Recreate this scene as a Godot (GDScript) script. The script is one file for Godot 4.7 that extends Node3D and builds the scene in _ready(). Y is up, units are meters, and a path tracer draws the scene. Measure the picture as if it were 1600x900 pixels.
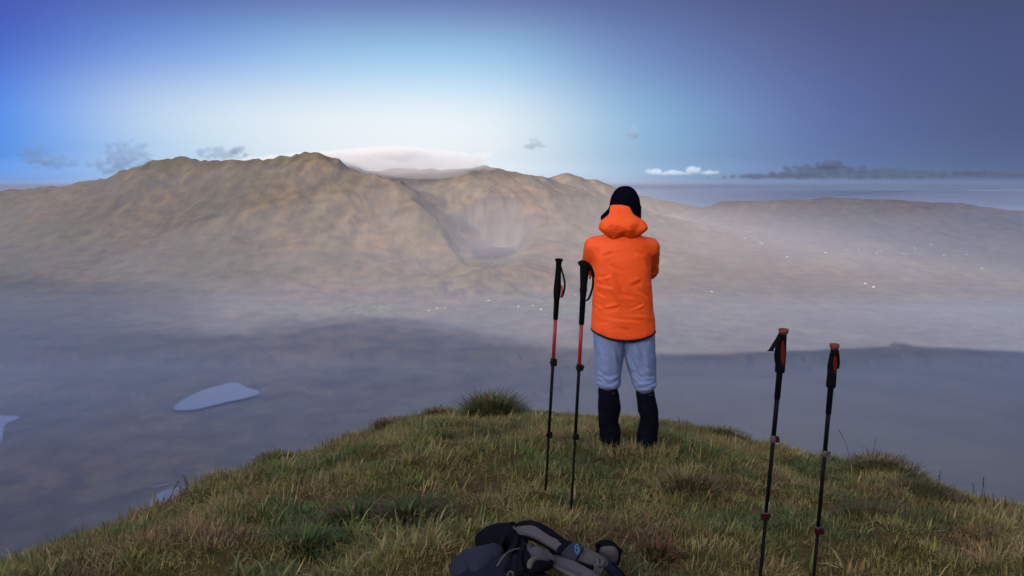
extends Node3D
# A hiker in an orange jacket on a grassy summit, four trekking poles, a backpack, and a hazy mountain valley beyond.

const EYE := Vector3(0, 1.4, 0)
const PITCH := 7.98          # degrees the lens looks down
const FOCAL := 1155.0         # of a frame 1600 units wide
const SUN_ELEVATION := 10.9
const SUN_SIDE := 28.0        # degrees to the left of straight behind the lens
const FLOOR_Y := -700.0
const SEA_Y := -760.0

var rng := RandomNumberGenerator.new()
var noise_a := FastNoiseLite.new()
var noise_b := FastNoiseLite.new()
var noise_c := FastNoiseLite.new()
var noise_w := FastNoiseLite.new()
var noise_g := FastNoiseLite.new()
var noise_d := FastNoiseLite.new()
var ridges := []
var corrie_a := Vector3.ZERO
var corrie_b := Vector3.ZERO
var near_table := []
var crest_line := []
var taken := {}


# ---------------------------------------------------------------- helpers
func at(px: float, py: float, depth: float) -> Vector3:
	var v := Vector3((px - 800.0) / FOCAL, (450.0 - py) / FOCAL, -1.0).rotated(Vector3.RIGHT, deg_to_rad(-PITCH))
	return EYE + v * (depth / -v.z)


func numbered(called: String) -> String:
	var n: int = taken.get(called, 0)
	taken[called] = n + 1
	return called if n == 0 else "%s_%03d" % [called, n]


func thing(called: String, label: String, category: String, where := Vector3.ZERO, group := "") -> Node3D:
	var o := Node3D.new()
	o.name = numbered(called)
	o.position = where
	add_child(o)
	mark(o, label, category, group)
	return o


func mark(o: Node, label: String, category: String, group := "", kind := "") -> void:
	if label:
		o.set_meta("label", label)
	if category:
		o.set_meta("category", category)
	if group:
		o.set_meta("group", group)
	if kind:
		o.set_meta("kind", kind)


func obj(called: String, mesh: Mesh, material: Material, parent: Node = null) -> MeshInstance3D:
	var o := MeshInstance3D.new()
	o.mesh = mesh
	if material:
		o.material_override = material
	if parent == null or parent == self:
		o.name = numbered(called)
		add_child(o)
	else:
		o.name = called
		parent.add_child(o, true)
	return o


func mat(color: Color, rough := 0.8, spec := 0.3) -> StandardMaterial3D:   # colour given as linear base colour
	var m := StandardMaterial3D.new()
	m.albedo_color = color.linear_to_srgb()
	m.roughness = rough
	m.metallic_specular = spec
	return m


func fnl(seed_: int, freq: float, oct := 4, kind := FastNoiseLite.TYPE_SIMPLEX_SMOOTH, fractal := FastNoiseLite.FRACTAL_FBM) -> FastNoiseLite:
	var n := FastNoiseLite.new()
	n.seed = seed_
	n.noise_type = kind
	n.frequency = freq
	n.fractal_type = fractal
	n.fractal_octaves = oct
	return n


func smax(a: float, b: float, k: float) -> float:
	var h := clampf(0.5 + 0.5 * (a - b) / k, 0.0, 1.0)
	return lerpf(b, a, h) + k * h * (1.0 - h)


func smin(a: float, b: float, k: float) -> float:
	return -smax(-a, -b, k)


func curve_y(table: Array, x: float) -> float:      # smooth interpolation through [x, y] pairs
	if x <= table[0][0]:
		return table[0][1]
	for i in range(1, table.size()):
		if x <= table[i][0]:
			var x0: float = table[i - 1][0]
			var t: float = (x - x0) / (table[i][0] - x0)
			var p1: float = table[i - 1][1]
			var p2: float = table[i][1]
			var p0: float = table[maxi(i - 2, 0)][1]
			var p3: float = table[mini(i + 1, table.size() - 1)][1]
			var w := cubic_interpolate(p1, p2, p0, p3, t)
			return clampf(w, minf(p1, p2) - absf(p2 - p1) * 0.15, maxf(p1, p2) + absf(p2 - p1) * 0.15)
	return table[-1][1]


# ---------------------------------------------------------------- camera, sky, sun, air
func _ready() -> void:
	var cam := Camera3D.new()
	cam.name = "camera"
	cam.position = EYE
	cam.rotation_degrees = Vector3(-PITCH, 0, 0)
	cam.fov = rad_to_deg(2.0 * atan(450.0 / FOCAL))
	cam.near = 0.05
	cam.far = 400000.0
	add_child(cam)
	cam.current = true

	var env := Environment.new()
	env.background_mode = Environment.BG_SKY
	env.sky = Sky.new()
	env.sky.sky_material = make_sky()
	env.sky_rotation = Vector3(0, PI, 0)
	env.background_energy_multiplier = 0.53
	env.tonemap_mode = Environment.TONE_MAPPER_LINEAR
	env.tonemap_exposure = 1.9
	env.ssao_enabled = true
	env.ssil_enabled = true
	env.sdfgi_enabled = true
	env.fog_enabled = true
	env.fog_mode = Environment.FOG_MODE_EXPONENTIAL
	env.fog_density = 0.0000008
	env.fog_light_color = Color(0.80, 0.86, 1.0)
	env.volumetric_fog_enabled = true
	env.volumetric_fog_density = 0.0
	var we := WorldEnvironment.new()
	we.name = "world_environment"
	we.environment = env
	add_child(we)

	var sun := DirectionalLight3D.new()
	sun.name = "sun"
	sun.light_energy = 1.6
	sun.light_color = Color(1.0, 0.90, 0.76)
	sun.light_angular_distance = 0.3
	sun.shadow_enabled = true
	sun.sky_mode = DirectionalLight3D.SKY_MODE_LIGHT_ONLY
	sun.rotation_degrees = Vector3(-SUN_ELEVATION, -SUN_SIDE, 0)
	add_child(sun)

	rng.seed = 20231
	setup_terrain()
	build_land()
	build_hill()
	build_air()
	build_far_things()
	build_grass()
	build_person()
	build_poles()
	build_backpack()


func sun_towards() -> Vector3:
	return Basis.from_euler(Vector3(deg_to_rad(-SUN_ELEVATION), deg_to_rad(-SUN_SIDE), 0)).z


func make_sky() -> PanoramaSkyMaterial:
	# colours of the air (as seen, sRGB 0..255) at azimuths and heights in degrees; between them a smooth blend
	var azs := [-57.0, -46.0, -35.0, -24.0, -13.0, -2.0, 9.0, 20.0, 31.0, 42.0]
	var els := [0.0, 4.5, 9.0, 13.5, 18.0]
	var seen := [
		[[84, 112, 185], [78, 120, 205], [84, 143, 220], [158, 196, 228], [212, 226, 236], [214, 226, 234], [150, 180, 208], [108, 134, 174], [90, 108, 148], [84, 102, 140]],
		[[72, 104, 195], [70, 114, 215], [80, 138, 230], [194, 216, 238], [230, 239, 246], [228, 239, 246], [148, 186, 218], [104, 125, 176], [82, 96, 138], [78, 92, 132]],
		[[66, 92, 190], [66, 92, 188], [70, 98, 194], [126, 162, 222], [160, 199, 234], [162, 202, 234], [118, 148, 196], [92, 106, 155], [76, 88, 132], [76, 88, 130]],
		[[66, 86, 168], [66, 84, 168], [66, 82, 166], [82, 98, 166], [100, 119, 178], [104, 121, 175], [90, 105, 156], [78, 88, 132], [70, 79, 113], [70, 80, 116]],
		[[60, 76, 158], [60, 74, 156], [60, 72, 154], [68, 82, 156], [78, 92, 162], [82, 96, 162], [76, 90, 152], [70, 80, 130], [66, 74, 112], [66, 75, 116]],
	]
	var lin := []
	for row in seen:
		var l := []
		for v in row:
			l.append(Color(v[0] / 255.0, v[1] / 255.0, v[2] / 255.0).srgb_to_linear())
		lin.append(l)
	var w := 256
	var h := 128
	var low := Image.create(w, h, false, Image.FORMAT_RGBF)
	var s := sun_towards()
	for j in h:
		var el := 90.0 - (j + 0.5) * 180.0 / h
		for i in w:
			var az := (i + 0.5) * 360.0 / w - 180.0
			var c := Color(0, 0, 0)
			# inside the table
			var e := clampf(el, 0.0, 18.0)
			var a := clampf(az, -57.0, 42.0)
			var ia := 0
			while ia < azs.size() - 2 and a > azs[ia + 1]:
				ia += 1
			var ie := 0
			while ie < els.size() - 2 and e > els[ie + 1]:
				ie += 1
			var ta: float = inverse_lerp(azs[ia], azs[ia + 1], a)
			var te: float = inverse_lerp(els[ie], els[ie + 1], e)
			var rows := []
			for k in 4:
				var row: Array = lin[clampi(ie - 1 + k, 0, els.size() - 1)]
				rows.append(spline(row[maxi(ia - 1, 0)], row[ia], row[ia + 1], row[mini(ia + 2, azs.size() - 1)], ta))
			c = spline(rows[0], rows[1], rows[2], rows[3], te)
			# the rest of the dome, its unseen top brightened to light the land
			var rest := Color(0.095, 0.13, 0.25).lerp(Color(1.0, 1.16, 1.5), smoothstep(16.0, 75.0, el))
			var out_of := maxf(smoothstep(40.0, 130.0, absf(az)), smoothstep(18.0, 60.0, el))
			c = c.lerp(rest, out_of)
			# glow round the low sun, out of view, raised to light the summit
			var d := Vector3(sin(deg_to_rad(az)) * cos(deg_to_rad(el)), sin(deg_to_rad(el)), -cos(deg_to_rad(az)) * cos(deg_to_rad(el)))
			var g := rad_to_deg(acos(clampf(d.dot(s), -1.0, 1.0)))
			if el < 0.0:
				low.set_pixel(i, j, Color(0.085, 0.12, 0.23))
				continue
			var glow := 20.0 * exp(-pow(g / 24.0, 2.0)) + 0.22 * exp(-pow(g / 50.0, 2.0))
			c += Color(1.0, 0.95, 0.88) * glow
			low.set_pixel(i, j, c)
	low.resize(4096, 2048, Image.INTERPOLATE_CUBIC)
	sky_clouds(low)
	var m := PanoramaSkyMaterial.new()
	m.panorama = ImageTexture.create_from_image(low)
	return m


func spline(c0: Color, c1: Color, c2: Color, c3: Color, t: float) -> Color:
	return Color(cubic_interpolate(c1.r, c2.r, c0.r, c3.r, t), cubic_interpolate(c1.g, c2.g, c0.g, c3.g, t), cubic_interpolate(c1.b, c2.b, c0.b, c3.b, t))


func sky_clouds(im: Image) -> void:
	# low clouds far away, all the way round: [azimuth, height, half width, half height, thickness, colour, ragged]
	var list := []
	var dark_l := Color(0.20, 0.25, 0.42)
	for c in [[56, 243, 26, 20], [86, 252, 36, 12], [200, 246, 40, 26], [185, 258, 50, 14], [345, 240, 40, 10], [372, 236, 14, 8]]:
		list.append([c, 0.45, Color(0.17, 0.25, 0.40), false])
	for c in [[834, 226, 17, 9], [990, 208, 9, 10]]:
		list.append([c, 0.5, Color(0.36, 0.43, 0.55), false])
	for c in [[1024, 269, 15, 5], [1048, 271, 30, 4], [1082, 267, 14, 6], [1108, 270, 14, 4]]:
		list.append([c, 0.6, Color(0.78, 0.84, 0.92), true])
	for c in [[1290, 268, 75, 12], [1298, 259, 22, 9], [1375, 270, 50, 9], [1205, 276, 70, 5], [1450, 272, 80, 7], [1560, 273, 80, 7], [1340, 276, 250, 5], [1250, 272, 50, 6], [1520, 270, 40, 6]]:
		list.append([c, 0.9, Color(0.085, 0.115, 0.19), true])
	var r := RandomNumberGenerator.new()
	r.seed = 5
	var spots := []
	for c in list:
		var d := (at(c[0][0], c[0][1], 1000.0) - EYE)
		var dx := (at(c[0][0] + c[0][2], c[0][1], 1000.0) - EYE)
		var dy := (at(c[0][0], c[0][1] - c[0][3], 1000.0) - EYE)
		var az := rad_to_deg(atan2(d.x, -d.z))
		var el := rad_to_deg(atan2(d.y, Vector2(d.x, d.z).length()))
		spots.append([az, el, absf(rad_to_deg(atan2(dx.x, -dx.z)) - az), absf(rad_to_deg(atan2(dy.y, Vector2(dy.x, dy.z).length())) - el), c[1], c[2], c[3]])
	for k in 40:      # the same kinds of cloud beyond the frame
		var az := r.randf_range(40.0, 320.0)
		if az > 180.0:
			az -= 360.0
		spots.append([az, r.randf_range(0.8, 3.2), r.randf_range(2.0, 6.0), r.randf_range(0.2, 0.8), 0.6, Color(0.22, 0.28, 0.42), true])
	var n := fnl(3, 0.9, 5)
	var deg := 360.0 / 4096.0
	for sp in spots:
		var i0 := int((sp[0] - sp[2] * 1.7 + 180.0) / deg)
		var i1 := int((sp[0] + sp[2] * 1.7 + 180.0) / deg)
		var j0 := int((90.0 - sp[1] - sp[3] * 2.0) / deg)
		var j1 := int((90.0 - sp[1] + sp[3] * 2.0) / deg)
		for j in range(j0, mini(j1 + 1, 1024)):
			for i in range(i0, i1 + 1):
				var u: float = ((i + 0.5) * deg - 180.0 - sp[0]) / sp[2]
				var v: float = (90.0 - (j + 0.5) * deg - sp[1]) / sp[3]
				var az := (i + 0.5) * deg
				var el := 90.0 - (j + 0.5) * deg
				var wob := n.get_noise_2d(az * 1.6, el * 2.6)
				var d := u * u + v * v * (1.0 if v > 0.0 or not sp[6] else 2.2)
				var a := smoothstep(1.25, 0.15, d + wob * 1.5) if not sp[6] else smoothstep(1.15, 0.55, d + wob * 1.1)
				if a <= 0.0:
					continue
				var lit: Color = sp[5] * (1.0 + 0.45 * clampf(v, -0.8, 1.0) + 0.3 * wob)
				var ii := posmod(i, 4096)
				im.set_pixel(ii, j, im.get_pixel(ii, j).lerp(lit, a * sp[4]))


# ---------------------------------------------------------------- the land
func setup_terrain() -> void:
	noise_a = fnl(11, 1.0 / 900.0, 5, FastNoiseLite.TYPE_SIMPLEX_SMOOTH, FastNoiseLite.FRACTAL_RIDGED)
	noise_g = fnl(16, 1.0 / 330.0, 4, FastNoiseLite.TYPE_SIMPLEX_SMOOTH, FastNoiseLite.FRACTAL_RIDGED)
	noise_w = fnl(15, 1.0 / 650.0, 3)
	noise_b = fnl(12, 1.0 / 160.0, 4)
	noise_c = fnl(13, 1.0 / 500.0, 4)
	noise_d = fnl(14, 1.0 / 60.0, 3)
	# crest lines: points as (frame x, frame y, depth in km); half width in m; sharpness
	var lines := [
		[[[-420, 345, 7.4], [-200, 318, 7.2], [0, 299, 6.9], [70, 292, 6.8], [130, 285, 6.7], [200, 266, 6.5], [245, 250, 6.35], [278, 245, 6.3], [330, 251, 6.25], [400, 250, 6.2], [445, 243, 6.05], [487, 238, 6.0], [520, 249, 5.95], [548, 263, 5.9]], 1050.0, 1.15],
		[[[548, 263, 5.9], [592, 274, 5.75], [630, 284, 5.62], [652, 308, 5.5], [655, 338, 5.32], [674, 362, 5.15]], 620.0, 1.35],
		[[[400, 250, 6.2], [418, 300, 5.7], [442, 345, 5.35], [462, 392, 5.0], [520, 432, 4.6]], 620.0, 1.3],
		[[[200, 266, 6.5], [215, 345, 5.75], [245, 402, 5.2], [290, 445, 4.75], [350, 488, 4.3]], 620.0, 1.3],
		[[[30, 297, 6.9], [20, 370, 6.0], [30, 430, 5.2]], 700.0, 1.3],
		[[[380, 246, 7.2], [480, 246, 7.0], [560, 262, 6.9], [640, 263, 6.85], [720, 262, 6.75], [748, 258, 6.6]], 560.0, 1.2],
		[[[748, 258, 6.6], [775, 262, 6.55], [810, 270, 6.6], [850, 279, 6.8], [900, 293, 7.0], [960, 318, 7.1], [1020, 345, 7.0]], 1250.0, 1.2],
		[[[765, 261, 6.55], [795, 305, 6.05], [818, 345, 5.7], [835, 380, 5.35], [880, 405, 4.95]], 480.0, 1.2],
		[[[790, 290, 9.0], [840, 281, 8.8], [888, 270, 8.7], [930, 281, 8.8], [958, 296, 8.9], [1000, 305, 9.0], [1050, 315, 9.2], [1090, 324, 9.4]], 900.0, 1.2],
		[[[1090, 326, 8.4], [1150, 316, 8.2], [1230, 314, 8.1], [1300, 309, 8.0], [1400, 313, 7.9], [1500, 320, 7.8], [1600, 331, 7.7], [1760, 350, 7.6]], 1100.0, 1.4],
		[[[1010, 350, 6.9], [1120, 372, 6.4], [1250, 385, 6.2]], 700.0, 1.6],
	]
	for l in lines:
		var p := []
		for q in l[0]:
			p.append(at(q[0], q[1], q[2] * 1000.0))
		for i in p.size() - 1:
			ridges.append([p[i], p[i + 1], l[1], l[2]])
	corrie_a = at(768, 409, 4560)
	corrie_b = at(768, 389, 5480)
	# the summit itself: azimuth, slope of the sight line at the brow (down is positive), distance of the brow
	var brow := [[0, 896, 4.2], [150, 844, 4.6], [250, 804, 5.0], [340, 757, 5.4], [420, 728, 5.9], [480, 718, 6.4], [560, 683, 6.9], [650, 654, 7.4], [720, 648, 7.8], [820, 646, 8.0], [880, 653, 8.0], [975, 659, 8.0], [1050, 667, 7.8], [1130, 682, 7.4], [1200, 698, 7.0], [1290, 719, 6.8], [1350, 736, 6.6], [1400, 740, 6.6], [1460, 765, 6.4], [1520, 790, 6.2], [1600, 809, 6.0]]
	near_table = [[-180.0, -0.27, 20.0], [-128.0, -0.27, 20.0], [-104.0, -0.08, 14.0], [-85.0, 0.2, 10.0], [-60.0, 0.5, 4.6]]  # unseen rise behind the lens, shaped to keep the sun off the summit
	for b in brow:
		var v: Vector3 = at(b[0], b[1], 10.0) - EYE
		near_table.append([rad_to_deg(atan2(v.x, -v.z)), -v.y / Vector2(v.x, v.z).length(), b[2]])
	near_table.append_array([[60.0, 0.46, 5.6], [85.0, 0.2, 10.0], [108.0, -0.08, 14.0], [135.0, -0.27, 20.0], [180.0, -0.27, 20.0]])
	# crest of the long ridge that the summit stands on: x, y (seen from above it runs across the view just behind the camera)
	crest_line = [[-9000.0, 459.0], [-5781.0, 439.0], [-5252.0, 410.0], [-4762.0, 394.0], [-4341.0, 390.0], [-4070.0, 366.0], [-3561.0, 254.0], [-3160.0, 124.0], [-2831.0, 57.0], [-2699.0, 52.0], [-2633.0, 91.0], [-2559.0, 125.0], [-2426.0, 143.0], [-2234.0, 137.0], [-1944.0, 92.0], [-1694.0, 53.0], [-1432.0, 17.0], [-1204.0, -9.0], [-1041.0, -19.0], [-784.0, -27.0], [-650.0, -22.8], [-350.0, -13.8], [-130.0, -3.8], [0.0, 0.2], [130.0, -3.8], [350.0, -13.8], [650.0, -22.8], [895.0, -19.0], [4000.0, -19.0], [9000.0, 21.0]]


func near_height(x: float, z: float) -> float:     # the summit, relative to the eye
	var d := sqrt(x * x + z * z)
	var az := rad_to_deg(atan2(x, -z))
	var t := 0.3
	var dc := 8.0
	for i in range(1, near_table.size()):
		if az <= near_table[i][0]:
			var a: Array = near_table[i - 1]
			var b: Array = near_table[i]
			var k: float = (az - a[0]) / (b[0] - a[0])
			k = k * k * (3.0 - 2.0 * k) * 0.5 + k * 0.5
			t = lerpf(a[1], b[1], k)
			dc = lerpf(a[2], b[2], k)
			break
	var h0 := -1.4
	var c := h0 / (dc * dc)
	var b1 := -t - 2.0 * h0 / dc
	var steep := 0.76 if absf(az) < 75.0 else lerpf(0.76, 0.4, smoothstep(75.0, 130.0, absf(az)))
	var dmax := (-steep - b1) / (2.0 * c)       # beyond this the slope stays as it is
	var h := 0.0
	if d <= dmax:
		h = h0 + b1 * d + c * d * d
	else:
		h = h0 + b1 * dmax + c * dmax * dmax - steep * (d - dmax)
	return h


func ridge_height(x: float, z: float) -> float:    # the long ridge under the summit
	var y := curve_y(crest_line, x)
	var zr := 35.0 + 0.02 * absf(x)
	var d := zr - z
	if d > 0.0:
		return y - 0.76 * (sqrt(d * d + 900.0) - 30.0)
	return y - 0.35 * (sqrt(d * d + 900.0) - 30.0)


func mountain_height(x: float, z: float) -> float:
	var floor_y := FLOOR_Y + 60.0 * smoothstep(-4200.0, -6500.0, z) + 40.0 * smoothstep(800.0, 3500.0, x) * smoothstep(-3800.0, -6500.0, z)
	floor_y -= 240.0 * smoothstep(-9000.0, -10500.0, z)
	var h := floor_y
	var wx := 110.0 * noise_w.get_noise_2d(x, z)
	z += 110.0 * noise_w.get_noise_2d(x + 5000.0, z)
	x += wx
	for r in ridges:
		var a: Vector3 = r[0]
		var b: Vector3 = r[1]
		var w: float = r[2]
		if x < minf(a.x, b.x) - 3.0 * w or x > maxf(a.x, b.x) + 3.0 * w or z < minf(a.z, b.z) - 3.0 * w or z > maxf(a.z, b.z) + 3.0 * w:
			continue
		var ex := b.x - a.x
		var ez := b.z - a.z
		var t := clampf(((x - a.x) * ex + (z - a.z) * ez) / (ex * ex + ez * ez), 0.0, 1.0)
		var dx := x - a.x - ex * t
		var dz := z - a.z - ez * t
		var d := sqrt(dx * dx + dz * dz)
		var y := floor_y + (lerpf(a.y, b.y, t) - floor_y) * exp(-pow(d / w, r[3]))
		h = maxf(h, y) if absf(h - y) > 45.0 else smax(h, y, 45.0)
	# the corrie: a shelf with a lake, and the bowl cut back into the mountain behind it
	var ex2 := corrie_b.x - corrie_a.x
	var ez2 := corrie_b.z - corrie_a.z
	var t2 := clampf(((x - corrie_a.x) * ex2 + (z - corrie_a.z) * ez2) / (ex2 * ex2 + ez2 * ez2), 0.0, 1.0)
	var r2 := Vector2(x - corrie_a.x - ex2 * t2, z - corrie_a.z - ez2 * t2).length()
	var rough := (70.0 * noise_w.get_noise_2d(x * 2.2, z * 2.2) + 45.0 * noise_a.get_noise_2d(x * 3.0, z * 3.0)) * clampf((r2 - 200.0) / 200.0, 0.0, 1.0)
	h = smax(h, corrie_a.y - maxf(0.0, r2 - 240.0) * 0.34 + rough * 0.4, 40.0)
	if z < corrie_a.z + 500.0:
		h = smin(h, corrie_a.y - 4.0 + pow(maxf(0.0, r2 - 190.0), 1.13) * 0.56 + rough, 50.0)
	return h


func land_detail(x: float, z: float, h: float) -> float:
	if absf(x - corrie_a.x) < 400.0 and z < corrie_a.z + 400.0 and z > corrie_b.z - 400.0:      # still ground round the tarn
		var tz := clampf(z, corrie_b.z, corrie_a.z)
		var calm := smoothstep(200.0, 380.0, Vector2(x - corrie_a.x, z - tz).length())
		return calm * (6.0 * noise_c.get_noise_2d(x, z) + 5.0 * noise_b.get_noise_2d(x, z))
	var up := clampf((h - FLOOR_Y - 30.0) / 500.0, 0.0, 1.0)
	var crest := 1.0 - 0.65 * smoothstep(450.0, 850.0, h - FLOOR_Y)      # rounded tops
	var d := 10.0 * noise_c.get_noise_2d(x, z) * (0.3 + up)
	d += 13.0 * up * crest * (noise_g.get_noise_2d(x * 1.0, z * 0.22) - 0.25)
	d += 8.0 * up * crest * noise_a.get_noise_2d(x + 60.0 * noise_b.get_noise_2d(z, x), z)
	d += 3.5 * noise_b.get_noise_2d(x, z) * (0.15 + up)
	d += 2.6 * noise_d.get_noise_2d(x, z) * (0.15 + up)
	return d


func land_height(x: float, z: float, macro: float) -> float:
	var d := sqrt(x * x + z * z)
	var h := macro
	h += land_detail(x, z, macro) * smoothstep(2000.0, 3000.0, -z)
	if d < 64.0:
		h = lerpf(near_height(x, z) + EYE.y, h, smoothstep(22.0, 62.0, d))
	return h


func macro_height(x: float, z: float) -> float:
	var m := mountain_height(x, z) if z < -900.0 else FLOOR_Y
	return smax(m, ridge_height(x, z), 60.0)


func land_color(x: float, z: float, h: float, slope: float) -> Color:
	var moor := Color(0.110, 0.088, 0.054)
	var rust := Color(0.140, 0.094, 0.054)
	var heath := Color(0.075, 0.058, 0.042)
	var olive := Color(0.088, 0.082, 0.044)
	var rock := Color(0.055, 0.050, 0.050)
	var green := Color(0.10, 0.155, 0.055)
	var n := noise_c.get_noise_2d(x * 0.7 + 900.0, z * 0.7)
	var n2 := noise_b.get_noise_2d(x * 1.3, z * 1.3 + 400.0)
	var n3 := noise_d.get_noise_2d(x * 1.7, z * 1.7)
	var c := moor.lerp(rust, smoothstep(-0.05, 0.4, n + 0.3 * n2))
	c = c.lerp(olive, smoothstep(0.05, 0.45, -n + 0.4 * n2))
	c = c.lerp(heath, 0.85 * smoothstep(0.0, 0.4, n2 + 0.5 * n3 + 0.25 * slope))
	var gully := noise_g.get_noise_2d(x, z * 0.22)
	c = c.lerp(heath, 0.75 * smoothstep(0.25, -0.35, gully) * smoothstep(-560.0, -300.0, h))
	c = c.lerp(Color(0.16, 0.125, 0.07), 0.7 * smoothstep(0.1, 0.5, noise_c.get_noise_2d(x * 0.45 + 77.0, z * 0.45)) * smoothstep(-250.0, -480.0, h))
	c = c.lerp(rock, 0.85 * smoothstep(0.62, 1.0, slope + 0.5 * n3 + 0.2 * n2))
	c = c.lerp(c * Color(0.55, 0.60, 0.58), smoothstep(-500.0, -2300.0, x))      # left shoulder darkened in its colour, in place of cloud shade
	if h < -560.0:
		# farmland on the floor and the lowest slopes
		var cell := Vector2(floor((x + 0.35 * z) / 130.0), floor((z - 0.3 * x) / 95.0))
		var k := absf(fmod(sin(cell.x * 12.9898 + cell.y * 78.233) * 43758.5453, 1.0))
		var farm := smoothstep(-560.0, -650.0, h) * smoothstep(-3300.0, -3700.0, z) * smoothstep(-1300.0, -700.0, x) * smoothstep(1300.0, 700.0, x) * smoothstep(0.05, 0.35, noise_c.get_noise_2d(x * 0.5 - 500.0, z * 0.5) + 0.18)
		var f := green.lerp(Color(0.16, 0.145, 0.06), k)
		if k > 0.72:
			f = Color(0.15, 0.12, 0.07)
		c = c.lerp(f, 0.85 * farm)
		var gx := absf(fposmod((x + 0.35 * z) / 130.0, 1.0) - 0.5)
		var gz := absf(fposmod((z - 0.3 * x) / 95.0, 1.0) - 0.5)
		if farm > 0.3 and maxf(gx, gz) > 0.46 and n3 > -0.2:
			c = Color(0.03, 0.038, 0.02)
	return c * (1.0 + 0.24 * n3)


func build_land() -> void:
	var azs := PackedFloat32Array()
	var a := -180.0
	while a < 180.0 - 0.01:
		azs.append(a)
		a += 0.1 if absf(a + 0.05) < 38.0 else 1.0 if absf(a) < 48.0 else 0.25 if absf(absf(a) - 90.0) < 5.0 else 0.8 if absf(absf(a) - 90.0) < 16.0 else 4.0
	azs.append(180.0)
	var rad := PackedFloat32Array()
	var d := 11.0
	while d < 1300.0:
		rad.append(d)
		d *= 1.13
	while d < 9800.0:
		rad.append(d)
		d += 14.0 + d * 0.0028
	while d < 12500.0:
		rad.append(d)
		d += 500.0
	var na := azs.size()
	var nr := rad.size()
	# the large shapes on every third line of the grid, the fine ones on each
	var step := 3
	var ma := []
	var ca := PackedInt32Array()
	var i := 0
	while i < na:
		ca.append(i)
		i += step
	if ca[-1] != na - 1:
		ca.append(na - 1)
	var cr := PackedInt32Array()
	i = 0
	while i < nr:
		cr.append(i)
		i += 2
	if cr[-1] != nr - 1:
		cr.append(nr - 1)
	for ci in ca:
		var sx := sin(deg_to_rad(azs[ci]))
		var sz := -cos(deg_to_rad(azs[ci]))
		var col := PackedFloat32Array()
		for cj in cr:
			col.append(macro_height(sx * rad[cj], sz * rad[cj]))
		ma.append(col)
	var v := PackedVector3Array()
	v.resize(na * nr)
	var ka := 0
	for ii in na:
		while ka < ca.size() - 2 and ii > ca[ka + 1]:
			ka += 1
		var ta := inverse_lerp(azs[ca[ka]], azs[ca[ka + 1]], azs[ii])
		var sx := sin(deg_to_rad(azs[ii]))
		var sz := -cos(deg_to_rad(azs[ii]))
		var c0: PackedFloat32Array = ma[ka]
		var c1: PackedFloat32Array = ma[ka + 1]
		var kr := 0
		for j in nr:
			while kr < cr.size() - 2 and j > cr[kr + 1]:
				kr += 1
			var tr := inverse_lerp(rad[cr[kr]], rad[cr[kr + 1]], rad[j])
			var m := lerpf(lerpf(c0[kr], c1[kr], ta), lerpf(c0[kr + 1], c1[kr + 1], ta), tr)
			var x := sx * rad[j]
			var z := sz * rad[j]
			v[ii * nr + j] = Vector3(x, land_height(x, z, m) - (0.06 if j < 2 else 0.0), z)
	var nrm := PackedVector3Array()
	nrm.resize(na * nr)
	var col := PackedColorArray()
	col.resize(na * nr)
	for ii in na:
		var i0 := maxi(ii - 1, 0)
		var i1 := mini(ii + 1, na - 1)
		for j in nr:
			var j0 := maxi(j - 1, 0)
			var j1 := mini(j + 1, nr - 1)
			var n := (v[ii * nr + j1] - v[ii * nr + j0]).cross(v[i1 * nr + j] - v[i0 * nr + j]).normalized()
			if n.y < 0.0:
				n = -n
			nrm[ii * nr + j] = n
			var p := v[ii * nr + j]
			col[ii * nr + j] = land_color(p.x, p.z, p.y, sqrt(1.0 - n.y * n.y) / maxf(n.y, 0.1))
	var idx := PackedInt32Array()
	idx.resize((na - 1) * (nr - 1) * 6)
	var k := 0
	for ii in na - 1:
		for j in nr - 1:
			var p0 := ii * nr + j
			idx[k] = p0
			idx[k + 1] = p0 + 1
			idx[k + 2] = p0 + nr
			idx[k + 3] = p0 + nr
			idx[k + 4] = p0 + 1
			idx[k + 5] = p0 + nr + 1
			k += 6
	var arr := []
	arr.resize(Mesh.ARRAY_MAX)
	arr[Mesh.ARRAY_VERTEX] = v
	arr[Mesh.ARRAY_NORMAL] = nrm
	arr[Mesh.ARRAY_COLOR] = col
	arr[Mesh.ARRAY_INDEX] = idx
	var mesh := ArrayMesh.new()
	mesh.add_surface_from_arrays(Mesh.PRIMITIVE_TRIANGLES, arr)
	var m := StandardMaterial3D.new()
	m.vertex_color_use_as_albedo = true
	m.roughness = 1.0
	m.metallic_specular = 0.1
	crag_relief(m)
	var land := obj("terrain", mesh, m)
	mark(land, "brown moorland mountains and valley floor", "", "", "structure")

	var disc := CylinderMesh.new()
	disc.top_radius = 100000.0
	disc.bottom_radius = 100000.0
	disc.height = 20.0
	disc.radial_segments = 128
	disc.cap_bottom = false
	var wm := mat(Color(0.012, 0.03, 0.055), 0.25, 0.5)
	var sea := obj("sea", disc, wm)
	sea.position.y = SEA_Y - 10.0
	mark(sea, "dark blue sea on the horizon beyond the low hills", "", "", "structure")


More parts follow.
